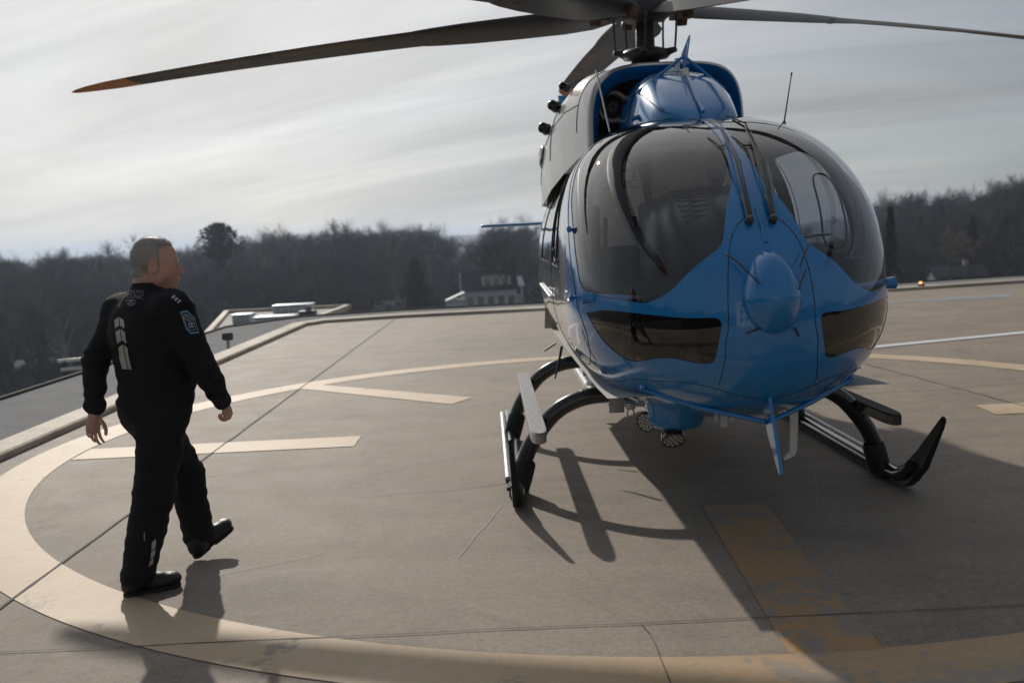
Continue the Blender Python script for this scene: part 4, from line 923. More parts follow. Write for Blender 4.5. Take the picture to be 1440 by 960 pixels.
# ---- hospital tower behind the viewer, mirrored in the paint and glass
simple('facade_pale', (.55, .50, .42), .75, var=.08, scale=.6)
tw_ = empty('hospital_tower', (2, -38, 0), label='pale hospital tower behind the viewer, seen only as a reflection', cat='building')
b = MB(); b.box((0, 0, -5), (13, 6, 16)); b.build('wall', 'facade_pale', tw_)
for i in range(9):
    for j in range(3): b = MB(); b.box((-10.4 + i * 2.6, 6.01, 8.6 - j * 3.6), (.85, .03, 1.1)); b.build('window', 'window_dark', tw_)
# ---- trees
simple('bark', (.085, .072, .06), .95, var=.35, scale=2, spec=.1); simple('twigs', (.066, .053, .046), .95, var=.35, scale=.5, spec=.05)
simple('twigs_red', (.10, .066, .052), .95, var=.35, scale=.5, spec=.05); simple('twigs_grey', (.105, .10, .095), .95, var=.3, scale=.5, spec=.05); simple('twigs_dark', (.045, .040, .034), .95, var=.3, scale=.5, spec=.05); simple('bark_pale', (.25, .22, .19), .95, var=.3, scale=2, spec=.1); simple('needles', (.030, .036, .022), .9, var=.4, scale=1.2, spec=.1); simple('needles_olive', (.062, .055, .030), .9, var=.35, scale=1.2, spec=.1)
def bare_tree(h, seed, spread=.5, lv=4, twigs=16, nb=7):
    rn = random.Random(seed); wood = MB(); tw = MB()
    def branch(p, d, L, r, lev):
        n = 4 if lev < 2 else 3; pts = [p]; dd_ = d.copy()
        for i in range(n):
            dd_ = (dd_ + Vector((rn.uniform(-.16, .16), rn.uniform(-.16, .16), rn.uniform(-.03, .12)))).normalized(); pts.append(pts[-1] + dd_ * L / n)
        wood.tube(pts, [r * (1 - .62 * i / n) for i in range(n + 1)], 5 if lev < 2 else 3, cap=False)
        if lev >= lv - 1:
            for k in range(twigs):
                q = pts[0].lerp(pts[-1], rn.uniform(.15, 1)); v = (dd_ + Vector((rn.gauss(0, .6), rn.gauss(0, .6), rn.gauss(.1, .5)))).normalized(); l = L * rn.uniform(.4, 1.0); w = v.orthogonal().normalized() * rn.uniform(.012, .028)
                e_ = q + v * l + Vector((0, 0, -.05)); m_ = q + v * l * .55
                tw.add([q - w, q + w, m_ + w * .7, e_, m_ - w * .7], [(0, 1, 2, 3, 4)], 0, False)
                v2 = (v + Vector((rn.gauss(0, .5), rn.gauss(0, .5), rn.gauss(0, .4)))).normalized(); tw.add([m_ - w * .5, m_ + w * .5, m_ + v2 * l * .5], [(0, 1, 2)], 0, False)
            return
        for k in range(nb if lev == 0 else 4):
            f = rn.uniform(.35, 1) if lev == 0 else rn.uniform(.3, 1); q = pts[0].lerp(pts[-1], f) if lev else Vector(np.array(pts[0]) * (1 - f) + np.array(pts[-1]) * f)
            a = rn.uniform(0, 2 * math.pi); o_ = dd_.orthogonal().normalized(); o_ = Matrix.Rotation(a, 3, dd_) @ o_
            branch(q, (dd_ * (1 - spread * .8) + o_ * spread * rn.uniform(.8, 1.5)).normalized(), L * rn.uniform(.5, .72), r * (.62 - .25 * f), lev + 1)
    branch(Vector((0, 0, -.4)), Vector((rn.uniform(-.06, .06), rn.uniform(-.06, .06), 1)).normalized(), h * .55, h * .016, 0)
    return wood, tw
def conifer(h, w, seed, n=1500, top=1.0, base=.12, flat=False):
    rn = random.Random(seed); wood = MB(); nd = MB(); wood.tube([(0, 0, -.4), (0, 0, h * .5), (0, 0, h * .97)], [h * .018, h * .012, h * .003], 6)
    for i in range(n):
        t = rn.random() ** (.8); z = h * (base + (1 - base) * t)
        if flat: prof = w * (1 - (2 * abs(t - .62)) ** 2.2) if abs(t - .62) < .5 else w * .15
        else: prof = w * (1 - t) ** .85 * (.72 + .28 * math.sin(t * 34 + rn.uniform(-.6, .6))) + .04 * w
        a = rn.uniform(0, 2 * math.pi); clump = .55 + .45 * math.sin(a * 5 + z * 1.9 + seed); r = max(.05, prof) * (rn.random() ** .4) * clump; c = Vector((r * math.cos(a), r * math.sin(a), z - r * .22))
        if i % 40 == 0: wood.tube([(0, 0, z), c], [.05, .015], 3, cap=False)
        s_ = h * rn.uniform(.018, .042)
        for k in range(2):
            v = Vector((math.cos(a + rn.gauss(0, .7)), math.sin(a + rn.gauss(0, .7)), rn.gauss(-.1, .4))).normalized(); u = v.orthogonal().normalized() * s_ * .35
            nd.add([c - u, c + v * s_, c + u, c - v * s_ * .5], [(0, 1, 2, 3)], 0, False)
    return wood, nd
NAT = empty  # alias
def tree_obj(name, parts, mats, loc, rz, sc, label, cat, group=None):
    e = empty(name, loc, rz, label, cat, group); e.scale = (sc,) * 3; ch = []
    for (mb, nm), mt in zip(parts, mats):
        ch.append(mb.build(nm, mt, e) if isinstance(mb, MB) else None)
    return e, ch
def copy_tree(e, ch, loc, rz, sc, label=None):
    r = e.copy(); COL.objects.link(r); r.location = loc; r.rotation_euler = (0, 0, rz); r.scale = sc if hasattr(sc, '__len__') else (sc,) * 3
    if label: r['label'] = label
    for c in ch: q = c.copy(); COL.objects.link(q); q.parent = r
    return r
protos = []
LBL = 'bare leafless tree among the winter woods on the hillside'
GRP = 'bare trees of the winter woods'
def polar(D, px): # D along +Y, px = 1440-wide picture column
    x = (px - 720) / 1400 * D; return x, D
def place_xy(D, px, sink=0): x, y = polar(D, px); return (x, y, ground_z(x, y) - sink)
rt = random.Random(5); first = 0
VAR = []
for k in range(6):
    wood, tw = bare_tree(13.5, 100 + k, spread=.42 + .05 * (k % 3), lv=4, twigs=12, nb=7); VAR.append((wood, tw))
spots = []
while len(spots) < 285:
    D = 125 + 185 * rt.random() ** .8; px_ = rt.uniform(-60, 1500)
    if 760 < px_ < 1225 and rt.random() < .93: continue
    if px_ < 330 and D < 150: continue
    if 590 < px_ < 770 and D < 222: continue
    if 230 < px_ < 400 and D < 165: continue
    spots.append((D, px_))
spots.sort()
for i, (D, px_) in enumerate(spots):
    k = i % 6; loc = place_xy(D, px_); s_ = rt.uniform(.72, 1.12); rz = rt.uniform(0, 6.28)
    if i < 6:
        e, ch = tree_obj('bare_tree', [(VAR[k][0], 'trunk'), (VAR[k][1], 'crown')], ['bark_pale' if k in (1, 3) else 'bark', ['twigs', 'twigs_red', 'twigs_dark', 'twigs_grey', 'twigs', 'twigs_dark'][k]], loc, rz, s_, LBL, 'tree', GRP); protos.append((e, ch))
    else: copy_tree(*protos[k], loc, rz, (s_ * rt.uniform(.9, 1.2), s_ * rt.uniform(.9, 1.2), s_))
# the rest of the wood : one mass
mass = MB(); vw = [(np.array(w.v), w.f, np.array(t.v), t.f) for w, t in [bare_tree(13.5, 300 + k, spread=.48, lv=3, twigs=26, nb=7) for k in range(4)]]
VV = []; FF = []
def put(loc, rz, s_, k):
    c, s2 = math.cos(rz), math.sin(rz); M = np.array([[c, s2, 0], [-s2, c, 0], [0, 0, 1]])
    for v, f in ((vw[k][0], vw[k][1]), (vw[k][2], vw[k][3])):
        o_ = sum(len(a) for a in VV); VV.append((v * s_) @ M + np.array(loc)); FF.append([tuple(i + o_ for i in q) for q in f])
for i in range(760):
    D = rt.uniform(170, 345); px_ = rt.uniform(-90, 1530)
    if 770 < px_ < 1215 and rt.random() < .9: continue
    if 590 < px_ < 770 and D < 222: continue
    put(place_xy(D, px_), rt.uniform(0, 6.28), rt.uniform(.7, 1.05), i % 4)
me = bpy.data.meshes.new('distant_wood'); me.from_pydata(np.vstack(VV).tolist(), [], [q for f in FF for q in f]); me.materials.append(MATS['twigs']); me.update()
tag(link(bpy.data.objects.new('distant_wood', me)), 'dense mass of bare winter trees covering the far hillside', 'wood', kind='stuff')
# undergrowth filling the hillside
und = MB()
for i in range(9000):
    D = rt.uniform(112, 320); px_ = rt.uniform(-120, 1560); x, y, z = place_xy(D, px_); h_ = rt.uniform(.8, 3.0)
    a = rt.uniform(0, 3.14); w = rt.uniform(.8, 2.4)
    und.add([(x - w * math.cos(a), y - w * math.sin(a), z - .2), (x + w * math.cos(a), y + w * math.sin(a), z - .2), (x + w * .6 * math.cos(a), y + w * .6 * math.sin(a), z + h_), (x + rt.uniform(-.3, .3), y, z + h_ * 1.25), (x - w * .7 * math.cos(a), y - w * .7 * math.sin(a), z + h_ * .8)], [(0, 1, 2, 3, 4)], 0, False)
simple('brush', (.042, .036, .031), .95, var=.5, scale=.25, spec=.05); und.build('undergrowth', 'brush', None, 'brown leafless brush covering the slopes under the trees', 'brush', kind='stuff')
# trees behind the viewer, seen mirrored in the cockpit glass : one wooded mass
bk = MB()
for i in range(2600):
    a = R_(rt.uniform(95, 265)); D = rt.uniform(95, 150); x, y = D * math.sin(a), D * math.cos(a); z = GZ; h_ = rt.uniform(22, 34) + 3 * math.sin(a * 21)
    w = rt.uniform(2, 4); aa = rt.uniform(0, 3.1); bk.add([(x - w * math.cos(aa), y - w * math.sin(aa), z), (x + w * math.cos(aa), y + w * math.sin(aa), z), (x + w * .5 * math.cos(aa), y + w * .5 * math.sin(aa), z + h_ * .9), (x, y, z + h_), (x - w * .6 * math.cos(aa), y - w * .6 * math.sin(aa), z + h_ * .85)], [(0, 1, 2, 3, 4)], 0, False)
bk.build('wood_behind_the_deck', 'brush', None, 'dark wood on the slopes behind the viewer', 'wood', kind='stuff')
# single trees that stand out
def single(name, mb, mats, D, px_, s_, label, names=('trunk', 'crown'), sink=0, zz_=None):
    loc = list(place_xy(D, px_, sink)); 
    if zz_ is not None: loc[2] = zz_
    return tree_obj(name, list(zip(mb, names)), mats, loc, rt.uniform(0, 6), s_, label, 'tree')
single('pine_tree', conifer(17, 5.2, 3, 1900, base=.48, flat=True), ('bark', 'needles'), 205, 318, 1.0, 'tall broad crowned pine rising above the tree line left of centre', zz_=-9.6)
single('pine_tree', conifer(12, 6.4, 4, 2600), ('bark', 'needles_olive'), 160, 588, 1.05, 'olive brown pine standing before the woods left of the white house', zz_=-13.6)
single('spruce_tree', conifer(10, 2.0, 5, 1300), ('bark', 'needles'), 130, 1257, 1.0, 'dark narrow spruce just right of the helicopter', zz_=-6.8)
single('spruce_tree', conifer(10, 2.6, 6, 1300), ('bark', 'needles'), 175, 1372, 1.0, 'dark broad spruce in the woods on the far right', zz_=-8.5)
single('spruce_tree', conifer(9, 2.2, 7, 900), ('bark', 'needles'), 235, 150, 1.0, 'small dark spruce poking up in the tree line at the far left', zz_=-8.0)
w, t_ = bare_tree(7, 401, spread=.62, lv=4, twigs=14); single('bare_tree', (w, t_), ('bark_pale', 'bark_pale'), 112, 1335, .8, 'small pale leafless tree before the dark woods at the right', zz_=-4.6)
w, t_ = bare_tree(12, 402, spread=.55, lv=4, twigs=16, nb=9); single('bare_tree', (w, t_), ('bark', 'twigs'), 230, 194, 1.15, 'round crowned leafless tree standing above the left tree line over the head of the person', zz_=-9.0)
w, t_ = bare_tree(12, 403, spread=.6, lv=4, twigs=16, nb=9); single('bare_tree', (w, t_), ('bark', 'twigs'), 170, 712, 1.0, 'wide spreading leafless tree behind the white house', zz_=-9.2)

e_, c_ = single('spruce_tree', conifer(10, 2.4, 8, 1000), ('bark', 'needles'), 190, 470, 1.0, 'dark evergreen standing among the bare trees of the hillside', zz_=place_xy(190, 470)[2]); e_['group'] = 'evergreens among the bare woods'
for D, px_, s_ in ((150, 60, .9), (175, 95, 1.1), (205, 250, 1.0), (215, 405, 1.2), (180, 430, .8), (230, 520, 1.1), (240, 560, 1.2), (225, 640, .9), (236, 775, 1.0), (220, 1300, 1.1), (245, 1330, 1.0), (190, 1420, 1.2), (165, 1405, .8)):
    copy_tree(e_, c_, place_xy(D, px_), rt.uniform(0, 6), s_)
# ---- houses
simple('house_white', (.62, .64, .66), .7, var=.08, scale=.8); simple('house_roof', (.055, .06, .07), .9, var=.2, scale=1, spec=.05); simple('house_dim', (.16, .165, .18), .8, var=.1); simple('house_tan', (.33, .26, .19), .8, var=.1); simple('house_grey', (.36, .37, .39), .8, var=.1); simple('roof_light', (.42, .42, .42), .8, var=.1)
def house(D, px_, w, dp, eave, ridge, rz, lab, wall='house_white', roof='house_roof', dormer=False, nwin=4, z=None, annex=False, storeys=1):
    x, y = polar(D, px_); z = ground_z(x, y) if z is None else z
    e = empty('house', (x, y, z), rz, lab, 'house')
    b = MB(); b.box((0, 0, eave / 2 - 2), (w / 2, dp / 2, eave / 2 + 2)); b.add([(-w / 2, -dp / 2, eave), (-w / 2, dp / 2, eave), (-w / 2, 0, ridge - .1)], [(0, 1, 2)], 0, False); b.add([(w / 2, -dp / 2, eave), (w / 2, dp / 2, eave), (w / 2, 0, ridge - .1)], [(0, 2, 1)], 0, False); b.build('wall', wall, e)
    o_ = .35; k = (ridge - eave) / (dp / 2); b = MB()
    for s_ in (-1, 1):
        y0, z0 = s_ * (dp / 2 + o_), eave - o_ * k; b.add([(-w / 2 - o_, y0, z0), (w / 2 + o_, y0, z0), (w / 2 + o_, 0, ridge), (-w / 2 - o_, 0, ridge), (-w / 2 - o_, y0, z0 + .15), (w / 2 + o_, y0, z0 + .15), (w / 2 + o_, 0, ridge + .18), (-w / 2 - o_, 0, ridge + .18)], [(0, 1, 2, 3), (7, 6, 5, 4), (0, 4, 5, 1), (1, 5, 6, 2), (0, 3, 7, 4)], 0, False)
    rf = b.build('roof', roof, e, recalc=True)
    b = MB(); b.box((w * .22, .3, ridge + .3), (.35, .3, .7), bev=.02); b.build('chimney', 'house_tan', rf)
    for st in range(storeys):
        for i in range(nwin):
            wx = -w / 2 + w * (i + .5) / nwin; wz = 1.5 + st * 2.7
            b = MB(); b.box((wx, -dp / 2 - .02, wz), (.55, .04, .75)); f = b.build('window', 'window_dark', e)
            b = MB()
            for s_ in (-1, 1): b.box((wx + s_ * .6, -dp / 2 - .03, wz), (.06, .06, .82)); b.box((wx, -dp / 2 - .03, wz + s_ * .8), (.66, .06, .06))
            b.build('frame', 'house_white', f)
    if dormer:
        b = MB(); b.box((w * .12, -dp * .2, eave + 1.0), (w * .28, dp * .24, 1.15)); b.build('dormer', wall, e)
        b = MB(); b.box((w * .12, -dp * .2, eave + 2.22), (w * .30, dp * .27, .08)); b.build('dormer_roof', roof, e)
        for i in range(3):
            b = MB(); b.box((w * .12 + (i - 1) * w * .17, -dp * .44 - .02, eave + 1.1), (.45, .04, .6)); b.build('window', 'window_dark', e)
    if annex:
        b = MB(); b.box((-w / 2 - 1.6, -.4, .2), (1.6, dp * .36, 1.6)); b.add([(-w / 2 - 3.3, -.4 - dp * .4, 1.7), (-w / 2, -.4 - dp * .4, 3.0), (-w / 2, -.4 + dp * .4, 3.0), (-w / 2 - 3.3, -.4 + dp * .4, 1.7)], [(0, 1, 2, 3)], 0, False); b.build('annex', wall, e)
    return e
house(172, 692, 8.8, 6.2, 3.5, 6.3, R_(4), 'white house with a dark roof, wide dormer and low annex beside the helicopter', dormer=True, nwin=5, z=-10.3, annex=True)
house(235, 672, 6.5, 6, 2.8, 4.6, R_(-6), 'small white house behind the trees above the dormered white house', nwin=3, z=-8.6)
house(210, 716, 6, 6, 2.6, 4.2, R_(8), 'grey house with a pale roof half hidden behind the dormered house', wall='house_grey', roof='roof_light', nwin=3, z=-11.0)
house(190, 552, 5.5, 5, 2.4, 3.9, R_(-3), 'low tan house with a pale roof left of the olive pine', wall='house_tan', roof='roof_light', nwin=3, z=-13.4)
house(220, 515, 8, 6, 3.0, 4.6, R_(5), 'dark roofed grey house deep in the woods at centre left', wall='house_grey', nwin=4, z=-10.5)
house(185, 325, 3.6, 6, 3.0, 5.4, R_(80), 'white gabled house beyond the woods at the right shoulder of the person', nwin=3, z=-12.4)
house(150, 1348, 7, 5, 2.3, 3.6, R_(-8), 'pale blue grey house low among the trees at the right', wall='house_dim', roof='house_roof', nwin=3, z=-9.6)
# parked vehicles far below at the left
def car(loc, rz, lab, mat):
    e = empty('parked_car', loc, rz, lab, 'car', 'cars parked far below the deck')
    prof = [(-2.2, .35), (-2.2, .85), (-1.9, .98), (-1.3, 1.02), (-.8, 1.45), (.7, 1.48), (1.25, 1.0), (2.0, .88), (2.2, .7), (2.2, .35)]
    b = MB(); b.prism(prof, -.85, .85, mat=Mf); b.build('body', mat, e, recalc=True)
    b = MB(); b.prism([(-1.15, 1.03), (-.78, 1.40), (.66, 1.42), (1.12, 1.03)], -.86, .86, mat=Mf); b.build('window', 'window_dark', e, recalc=True)
    for u in (-1.35, 1.35):
        for v in (-.8, .8): b = MB(); b.lathe([(0, -.1), (.33, -.1), (.33, .1), (0, .1)], (u, v, .33), (0, 1, 0), 14); b.build('wheel', 'black_rubber', e)
simple('car_white', (.7, .7, .7), .3, coat=1, var=.05); simple('car_grey', (.2, .2, .21), .3, coat=1, var=.05); simple('car_red', (.3, .03, .03), .3, coat=1, var=.05)
for px_, D, m_, l_ in [(26, 165, 'car_white', 'white car parked far below the deck at the far left'), (66, 167, 'car_grey', 'grey car parked far below the deck right of the white one'), (-20, 167, 'car_red', 'red car parked far below the deck at the left edge')]:
    x, y = polar(D, px_); car((x, y, ground_z(x, y) + .3), 1.9, l_, m_)
# street lamps
for px_, D, top_, l_ in [(72, 95, -12.5, 'thin grey street lamp below the deck at the far left'), (602, 110, -8.0, 'thin street lamp standing left of the white house')]:
    x, y = polar(D, px_); e = empty('street_lamp', (x, y, GZ), 0, l_, 'street lamp', 'thin street lamps below the deck'); H = top_ - GZ
    b = MB(); b.tube([(0, 0, 0), (0, 0, H)], [.14, .08], 8); b.tube([(0, 0, H), (.8, 0, H + .2)], .05, 6); b.build('pole', 'worn_metal', e); b = MB(); b.box((1.0, 0, H + .2), (.35, .14, .06), bev=.03); b.build('lamp_head', 'worn_metal', e)
# ---- haze
b = MB(); b.box((0, 1200, 5), (3200, 4000, 42)); hz = b.build('haze', 'concrete', None, kind='stuff'); hz.data.materials.clear()
hm = bpy.data.materials.new('haze_air'); hm.use_nodes = True; nt_ = hm.node_tree; nt_.nodes.clear(); ho = nt_.nodes.new('ShaderNodeOutputMaterial'); pv = nt_.nodes.new('ShaderNodeVolumePrincipled')
pv.inputs['Density'].default_value = HAZE; pv.inputs['Color'].default_value = (.66, .80, 1.0, 1); pv.inputs['Anisotropy'].default_value = 0.4; nt_.links.new(pv.outputs[0], ho.inputs['Volume']); hz.data.materials.append(hm)
hz['label'] = 'thin blue haze filling the air over the valley'; hz['category'] = 'haze'
# ================================================================== PERSON
def rc(P, a, b_, r1, r2):     # rounded cone distance (linear radius along the axis)
    a = np.array(a, np.float32); b_ = np.array(b_, np.float32); ab = b_ - a; L = float(ab @ ab) + 1e-9
    t = np.clip(((P - a) @ ab) / L, 0, 1); d = P - a - t[..., None] * ab
    return np.sqrt((d * d).sum(-1)) - (r1 + (r2 - r1) * t)
def el(P, c, r, M=None):
    q = P - np.array(c, np.float32)
    if M is not None: q = q @ np.array(M, np.float32)
    r = np.array(r, np.float32); k = np.sqrt(((q / r) ** 2).sum(-1)); k2 = np.sqrt(((q / (r * r)) ** 2).sum(-1)) + 1e-6
    return k * (k - 1) / k2
def su(a, b_, k):
    h = np.clip(.5 + .5 * (b_ - a) / k, 0, 1); return b_ * (1 - h) + a * h - k * h * (1 - h)
def ss_(a, b_, k):  # a minus b
    h = np.clip(.5 - .5 * (a + b_) / k, 0, 1); return a * (1 - h) - b_ * h + k * h * (1 - h)
def nets(fn, lo, hi, h):
    ax = [np.arange(l, u + h, h, dtype=np.float32) for l, u in zip(lo, hi)]; G = np.stack(np.meshgrid(*ax, indexing='ij'), -1); F = fn(G); n = F.shape; ins = F < 0
    nx, ny, nz_ = n; cnt = np.zeros((nx - 1, ny - 1, nz_ - 1), np.float32); acc = np.zeros((nx - 1, ny - 1, nz_ - 1, 3), np.float32)
    cor = [(i, j, k) for i in (0, 1) for j in (0, 1) for k in (0, 1)]
    sl = lambda c: tuple(slice(c[d], n[d] - 1 + c[d]) for d in range(3))
    for a in cor:
        for d in range(3):
            if a[d]: continue
            b_ = list(a); b_[d] = 1; fa, fb = F[sl(a)], F[sl(b_)]; m = (fa < 0) != (fb < 0); t = np.where(m, fa / np.where(m, fa - fb, 1), 0)
            p = np.zeros(m.shape + (3,), np.float32); p[...] = a; p[..., d] = t; acc += p * m[..., None]; cnt += m
    m = cnt > 0; idx = -np.ones(m.shape, np.int64); idx[m] = np.arange(m.sum()); base = np.argwhere(m); V = (base + acc[m] / cnt[m][:, None]) * h + np.array([a[0] for a in ax])
    Q = []
    for d in range(3):
        o1, o2 = [x for x in range(3) if x != d]; s0 = [slice(None)] * 3; s1 = [slice(None)] * 3; s0[d] = slice(0, -1); s1[d] = slice(1, None)
        A = ins[tuple(s0)]; B = ins[tuple(s1)]; ch = np.argwhere(A != B)
        ok = (ch[:, o1] > 0) & (ch[:, o2] > 0) & (ch[:, o1] < n[o1] - 1) & (ch[:, o2] < n[o2] - 1); ch = ch[ok]; fl = A[tuple(ch.T)]
        def at(da, db): c = ch.copy(); c[:, o1] -= da; c[:, o2] -= db; return idx[tuple(c.T)]
        q = np.stack([at(0, 0), at(1, 0), at(1, 1), at(0, 1)], 1); flip = fl if d != 1 else ~fl
        q[~flip] = q[~flip][:, ::-1]; Q.append(q)
    return V, np.vstack(Q)
def mesh_np(name, V, Q, mat, parent=None, loc=None, smooth=1):
    me = bpy.data.meshes.new(name); me.from_pydata(V.tolist(), [], Q.tolist()); me.materials.append(MATS[mat]); 
    bm = bmesh.new(); bm.from_mesh(me)
    for _ in range(smooth): bmesh.ops.smooth_vert(bm, verts=bm.verts, factor=.5, use_axis_x=True, use_axis_y=True, use_axis_z=True)
    bmesh.ops.recalc_face_normals(bm, faces=bm.faces); bm.to_mesh(me); bm.free(); me.polygons.foreach_set('use_smooth', [True] * len(me.polygons)); me.update()
    o = bpy.data.objects.new(name, me); link(o, parent)
    if loc is not None: o.location = loc
    return o
_rs = np.random.RandomState(3); _W = _rs.normal(0, 1, (14, 3)); _P = _rs.uniform(0, 6.28, 14)
def wrink(P, f, amp, stretch=(1, 1, 1)):
    s = 0; q = P * np.array(stretch, np.float32)
    for i in range(14): s = s + np.sin(q @ (_W[i] * f).astype(np.float32) + _P[i] + 1.5 * np.sin(q @ (_W[(i + 5) % 14] * f * .6).astype(np.float32)))
    return amp * s / 5
HX, HY = math.sin(R_(35)), math.cos(R_(35)); hv = np.array([HX, HY, 0]); rv = np.array([HY, -HX, 0]); PC = np.array([-1.86, 5.09, 0])
J = dict(shL=(-2.025, 5.205, 1.405), elL=(-2.165, 5.15, 1.165), wrL=(-2.14, 5.02, .955), shR=(-1.682, 4.965, 1.422), elR=(-1.565, 4.99, 1.125), wrR=(-1.54, 5.175, .925),
         hpR=(-1.795, 5.035, .90), knR=(-1.86, 4.985, .49), anR=(-1.935, 4.865, .10), hpL=(-1.925, 5.15, .90), knL=(-1.835, 5.37, .50), anL=(-1.795, 5.43, .13), neck=(-1.84, 5.08, 1.47))
Mt = np.stack([rv, hv, [0, 0, 1]], 1)   # columns: lateral, forward, up
def suit(P):
    c = lambda f, z, l=0: PC + hv * f + rv * l + np.array([0, 0, z])
    d = el(P, c(-.015, 1.27, -.01), (.222, .156, .235), Mt)
    d = su(d, el(P, c(.040, 1.06, -.01), (.212, .19, .21), Mt), .07)
    d = su(d, el(P, c(-.005, .93, -.005), (.196, .163, .17), Mt), .06)
    d = su(d, el(P, c(-.03, 1.33), (.20, .125, .15), Mt), .05)
    d = su(d, rc(P, J['shL'], J['shR'], .072, .074), .07)
    for s_ in ('L', 'R'):
        d = su(d, rc(P, np.array(J['neck']) + (0, 0, -.005), J['sh' + s_], .072, .070), .07)
        arm = su(rc(P, J['sh' + s_], J['el' + s_], .092, .070), rc(P, J['el' + s_], J['wr' + s_], .070, .054), .03)
        dirw = np.array(J['wr' + s_]) - np.array(J['el' + s_]); dirw /= np.linalg.norm(dirw)
        arm = su(arm, rc(P, np.array(J['wr' + s_]) - dirw * .01, np.array(J['wr' + s_]) + dirw * .012, .052, .050), .01)
        d = su(d, arm, .045)
        leg = su(rc(P, J['hp' + s_], J['kn' + s_], .132, .094), rc(P, J['kn' + s_], np.array(J['an' + s_]) + (0, 0, .0), .094, .082), .05)
        d = su(d, leg, .05)
    # collar
    d = su(d, rc(P, np.array(J['neck']) + (-.002, .0, .0), np.array(J['neck']) + (.004, .002, .095), .080, .074), .018)
    # thigh pocket on the right leg, sleeve pocket
    kd = (np.array(J['hpR']) * .55 + np.array(J['knR']) * .45); d = su(d, el(P, kd + rv * .075, (.05, .07, .10), Mt), .02)
    # elastic waist
    z = P[..., 2]; d = d + .007 * np.exp(-((z - .985) / .014) ** 2) - .004 * np.exp(-((z - .945) / .02) ** 2)
    g = wrink(P, 9, .0085, (1, 1, .8)) + wrink(P, 24, .0045, (1, 1, 1.6))
    for k, a in (('elL', .11), ('elR', .11), ('knL', .15), ('knR', .15), ('anL', .12), ('anR', .13)):
        r = np.sqrt(((P - np.array(J[k])) ** 2).sum(-1)); g = g + np.exp(-(r / a) ** 2) * wrink(P, 30, .0085, (.6, .6, 2.2))
    d = d + g
    # trouser hem cut and neck opening
    d = np.maximum(d, -(P[..., 2] - (.055 + .0 * P[..., 0])))
    d = np.maximum(d, -el(P, np.array(J['neck']) + (.010, .002, .128), (.062, .062, .05)))
    return d
base = Vector((-1.86, 5.09, 0))
simple('suit_cloth', (.0125, .0125, .0148), .82, var=.3, scale=6, bump=.35, bscale=420, spec=.25)
simple('boot_leather', (.012, .012, .014), .45, var=.35, scale=14, bump=.3); simple('boot_sole', (.018, .017, .016), .8, bump=.2)
simple('reflective_tape', (.46, .44, .40), .45, .15, var=.12, scale=30); simple('print_grey', (.22, .22, .23), .6, var=.1); simple('patch_blue', (.20, .42, .62), .7, var=.08); simple('patch_black', (.014, .015, .02), .8); simple('print_white', (.5, .52, .55), .7, var=.08)
def skin():
    t = NT('skin'); n = t.noise(14, 5, .6); m = t.noise(70, 3, .6); c = t.mix(n, (.60, .34, .26), (.70, .45, .36)); c = t.mix(.35, c, t.ramp(m, .35, (.75, .62, .58), .65, (1.1, 1.05, 1.05)), 'MULTIPLY')
    tcn = t.n('ShaderNodeTexCoord'); mp = t.n('ShaderNodeMapping'); mp.vector_type = 'TEXTURE'; t.l(tcn.outputs['Object'], mp.inputs[0])
    mp.inputs['Location'].default_value = HC - base; mp.inputs['Rotation'].default_value = Rh.to_euler(); mp.inputs['Scale'].default_value = (HS,) * 3
    sp = t.n('ShaderNodeSeparateXYZ'); t.l(mp.outputs[0], sp.inputs[0]); hx, hy, hz_ = sp.outputs
    hn = t.noise(160, 3, .7, off=3); a = t.math('ADD', t.math('SUBTRACT', hz_, t.math('MULTIPLY_ADD', hx, .62, .036)), t.math('MULTIPLY_ADD', hn, .05, -.025))
    f1 = t.math('MULTIPLY', a, 32.0, clamp=True); f2 = t.math('MULTIPLY', t.math('MULTIPLY', t.math('SUBTRACT', .030, hx), 60.0, clamp=True), t.math('MULTIPLY', t.math('ADD', hz_, t.math('MULTIPLY_ADD', hn, .04, .045)), 40.0, clamp=True))
    f2 = t.math('MULTIPLY', f2, t.math('SUBTRACT', 1.0, t.math('MULTIPLY', t.math('MULTIPLY', t.math('SUBTRACT', t.math('ABSOLUTE', hy), .0745), 300.0, clamp=True), t.math('MULTIPLY', t.math('ADD', hx, .026), 200.0, clamp=True))))
    jaw = t.math('MULTIPLY', t.math('MULTIPLY', t.math('SUBTRACT', -.045, hz_), 25.0, clamp=True), t.math('MULTIPLY', t.math('ADD', hz_, .17), 25.0, clamp=True))
    c = t.mix(t.math('MULTIPLY', jaw, .22), c, (.30, .20, .16))
    cheek = t.math('MULTIPLY', t.math('MULTIPLY_ADD', t.math('ABSOLUTE', t.math('ADD', hz_, .03)), -30.0, 1.0, clamp=True), t.math('MULTIPLY', t.math('SUBTRACT', hx, .03), 30, clamp=True)); c = t.mix(t.math('MULTIPLY', cheek, .35), c, (.58, .22, .17))
    c = t.mix(t.math('MULTIPLY', t.math('MAXIMUM', f1, f2), .85), c, t.ramp(hn, .35, (.14, .115, .095), .65, (.36, .31, .265)))
    t.set(Base_Color=c, Roughness=.5, Subsurface_Weight=.12, Subsurface_Scale=.01, Specular_IOR_Level=.4); t.b.inputs['Subsurface Radius'].default_value = (1, .35, .2); t.bump(m, .15, .002)
def hairm():
    t = NT('hair'); n = t.noise(260, 4, .7, stretch=(.6, .6, 1.0)); t.set(Base_Color=t.ramp(n, .3, (.23, .215, .20), .7, (.50, .47, .44)), Roughness=.55); t.bump(n, .5, .002)
hairm()
simple('eye_white', (.6, .58, .55), .2, coat=1); simple('eye_iris', (.05, .06, .07), .15, coat=1)
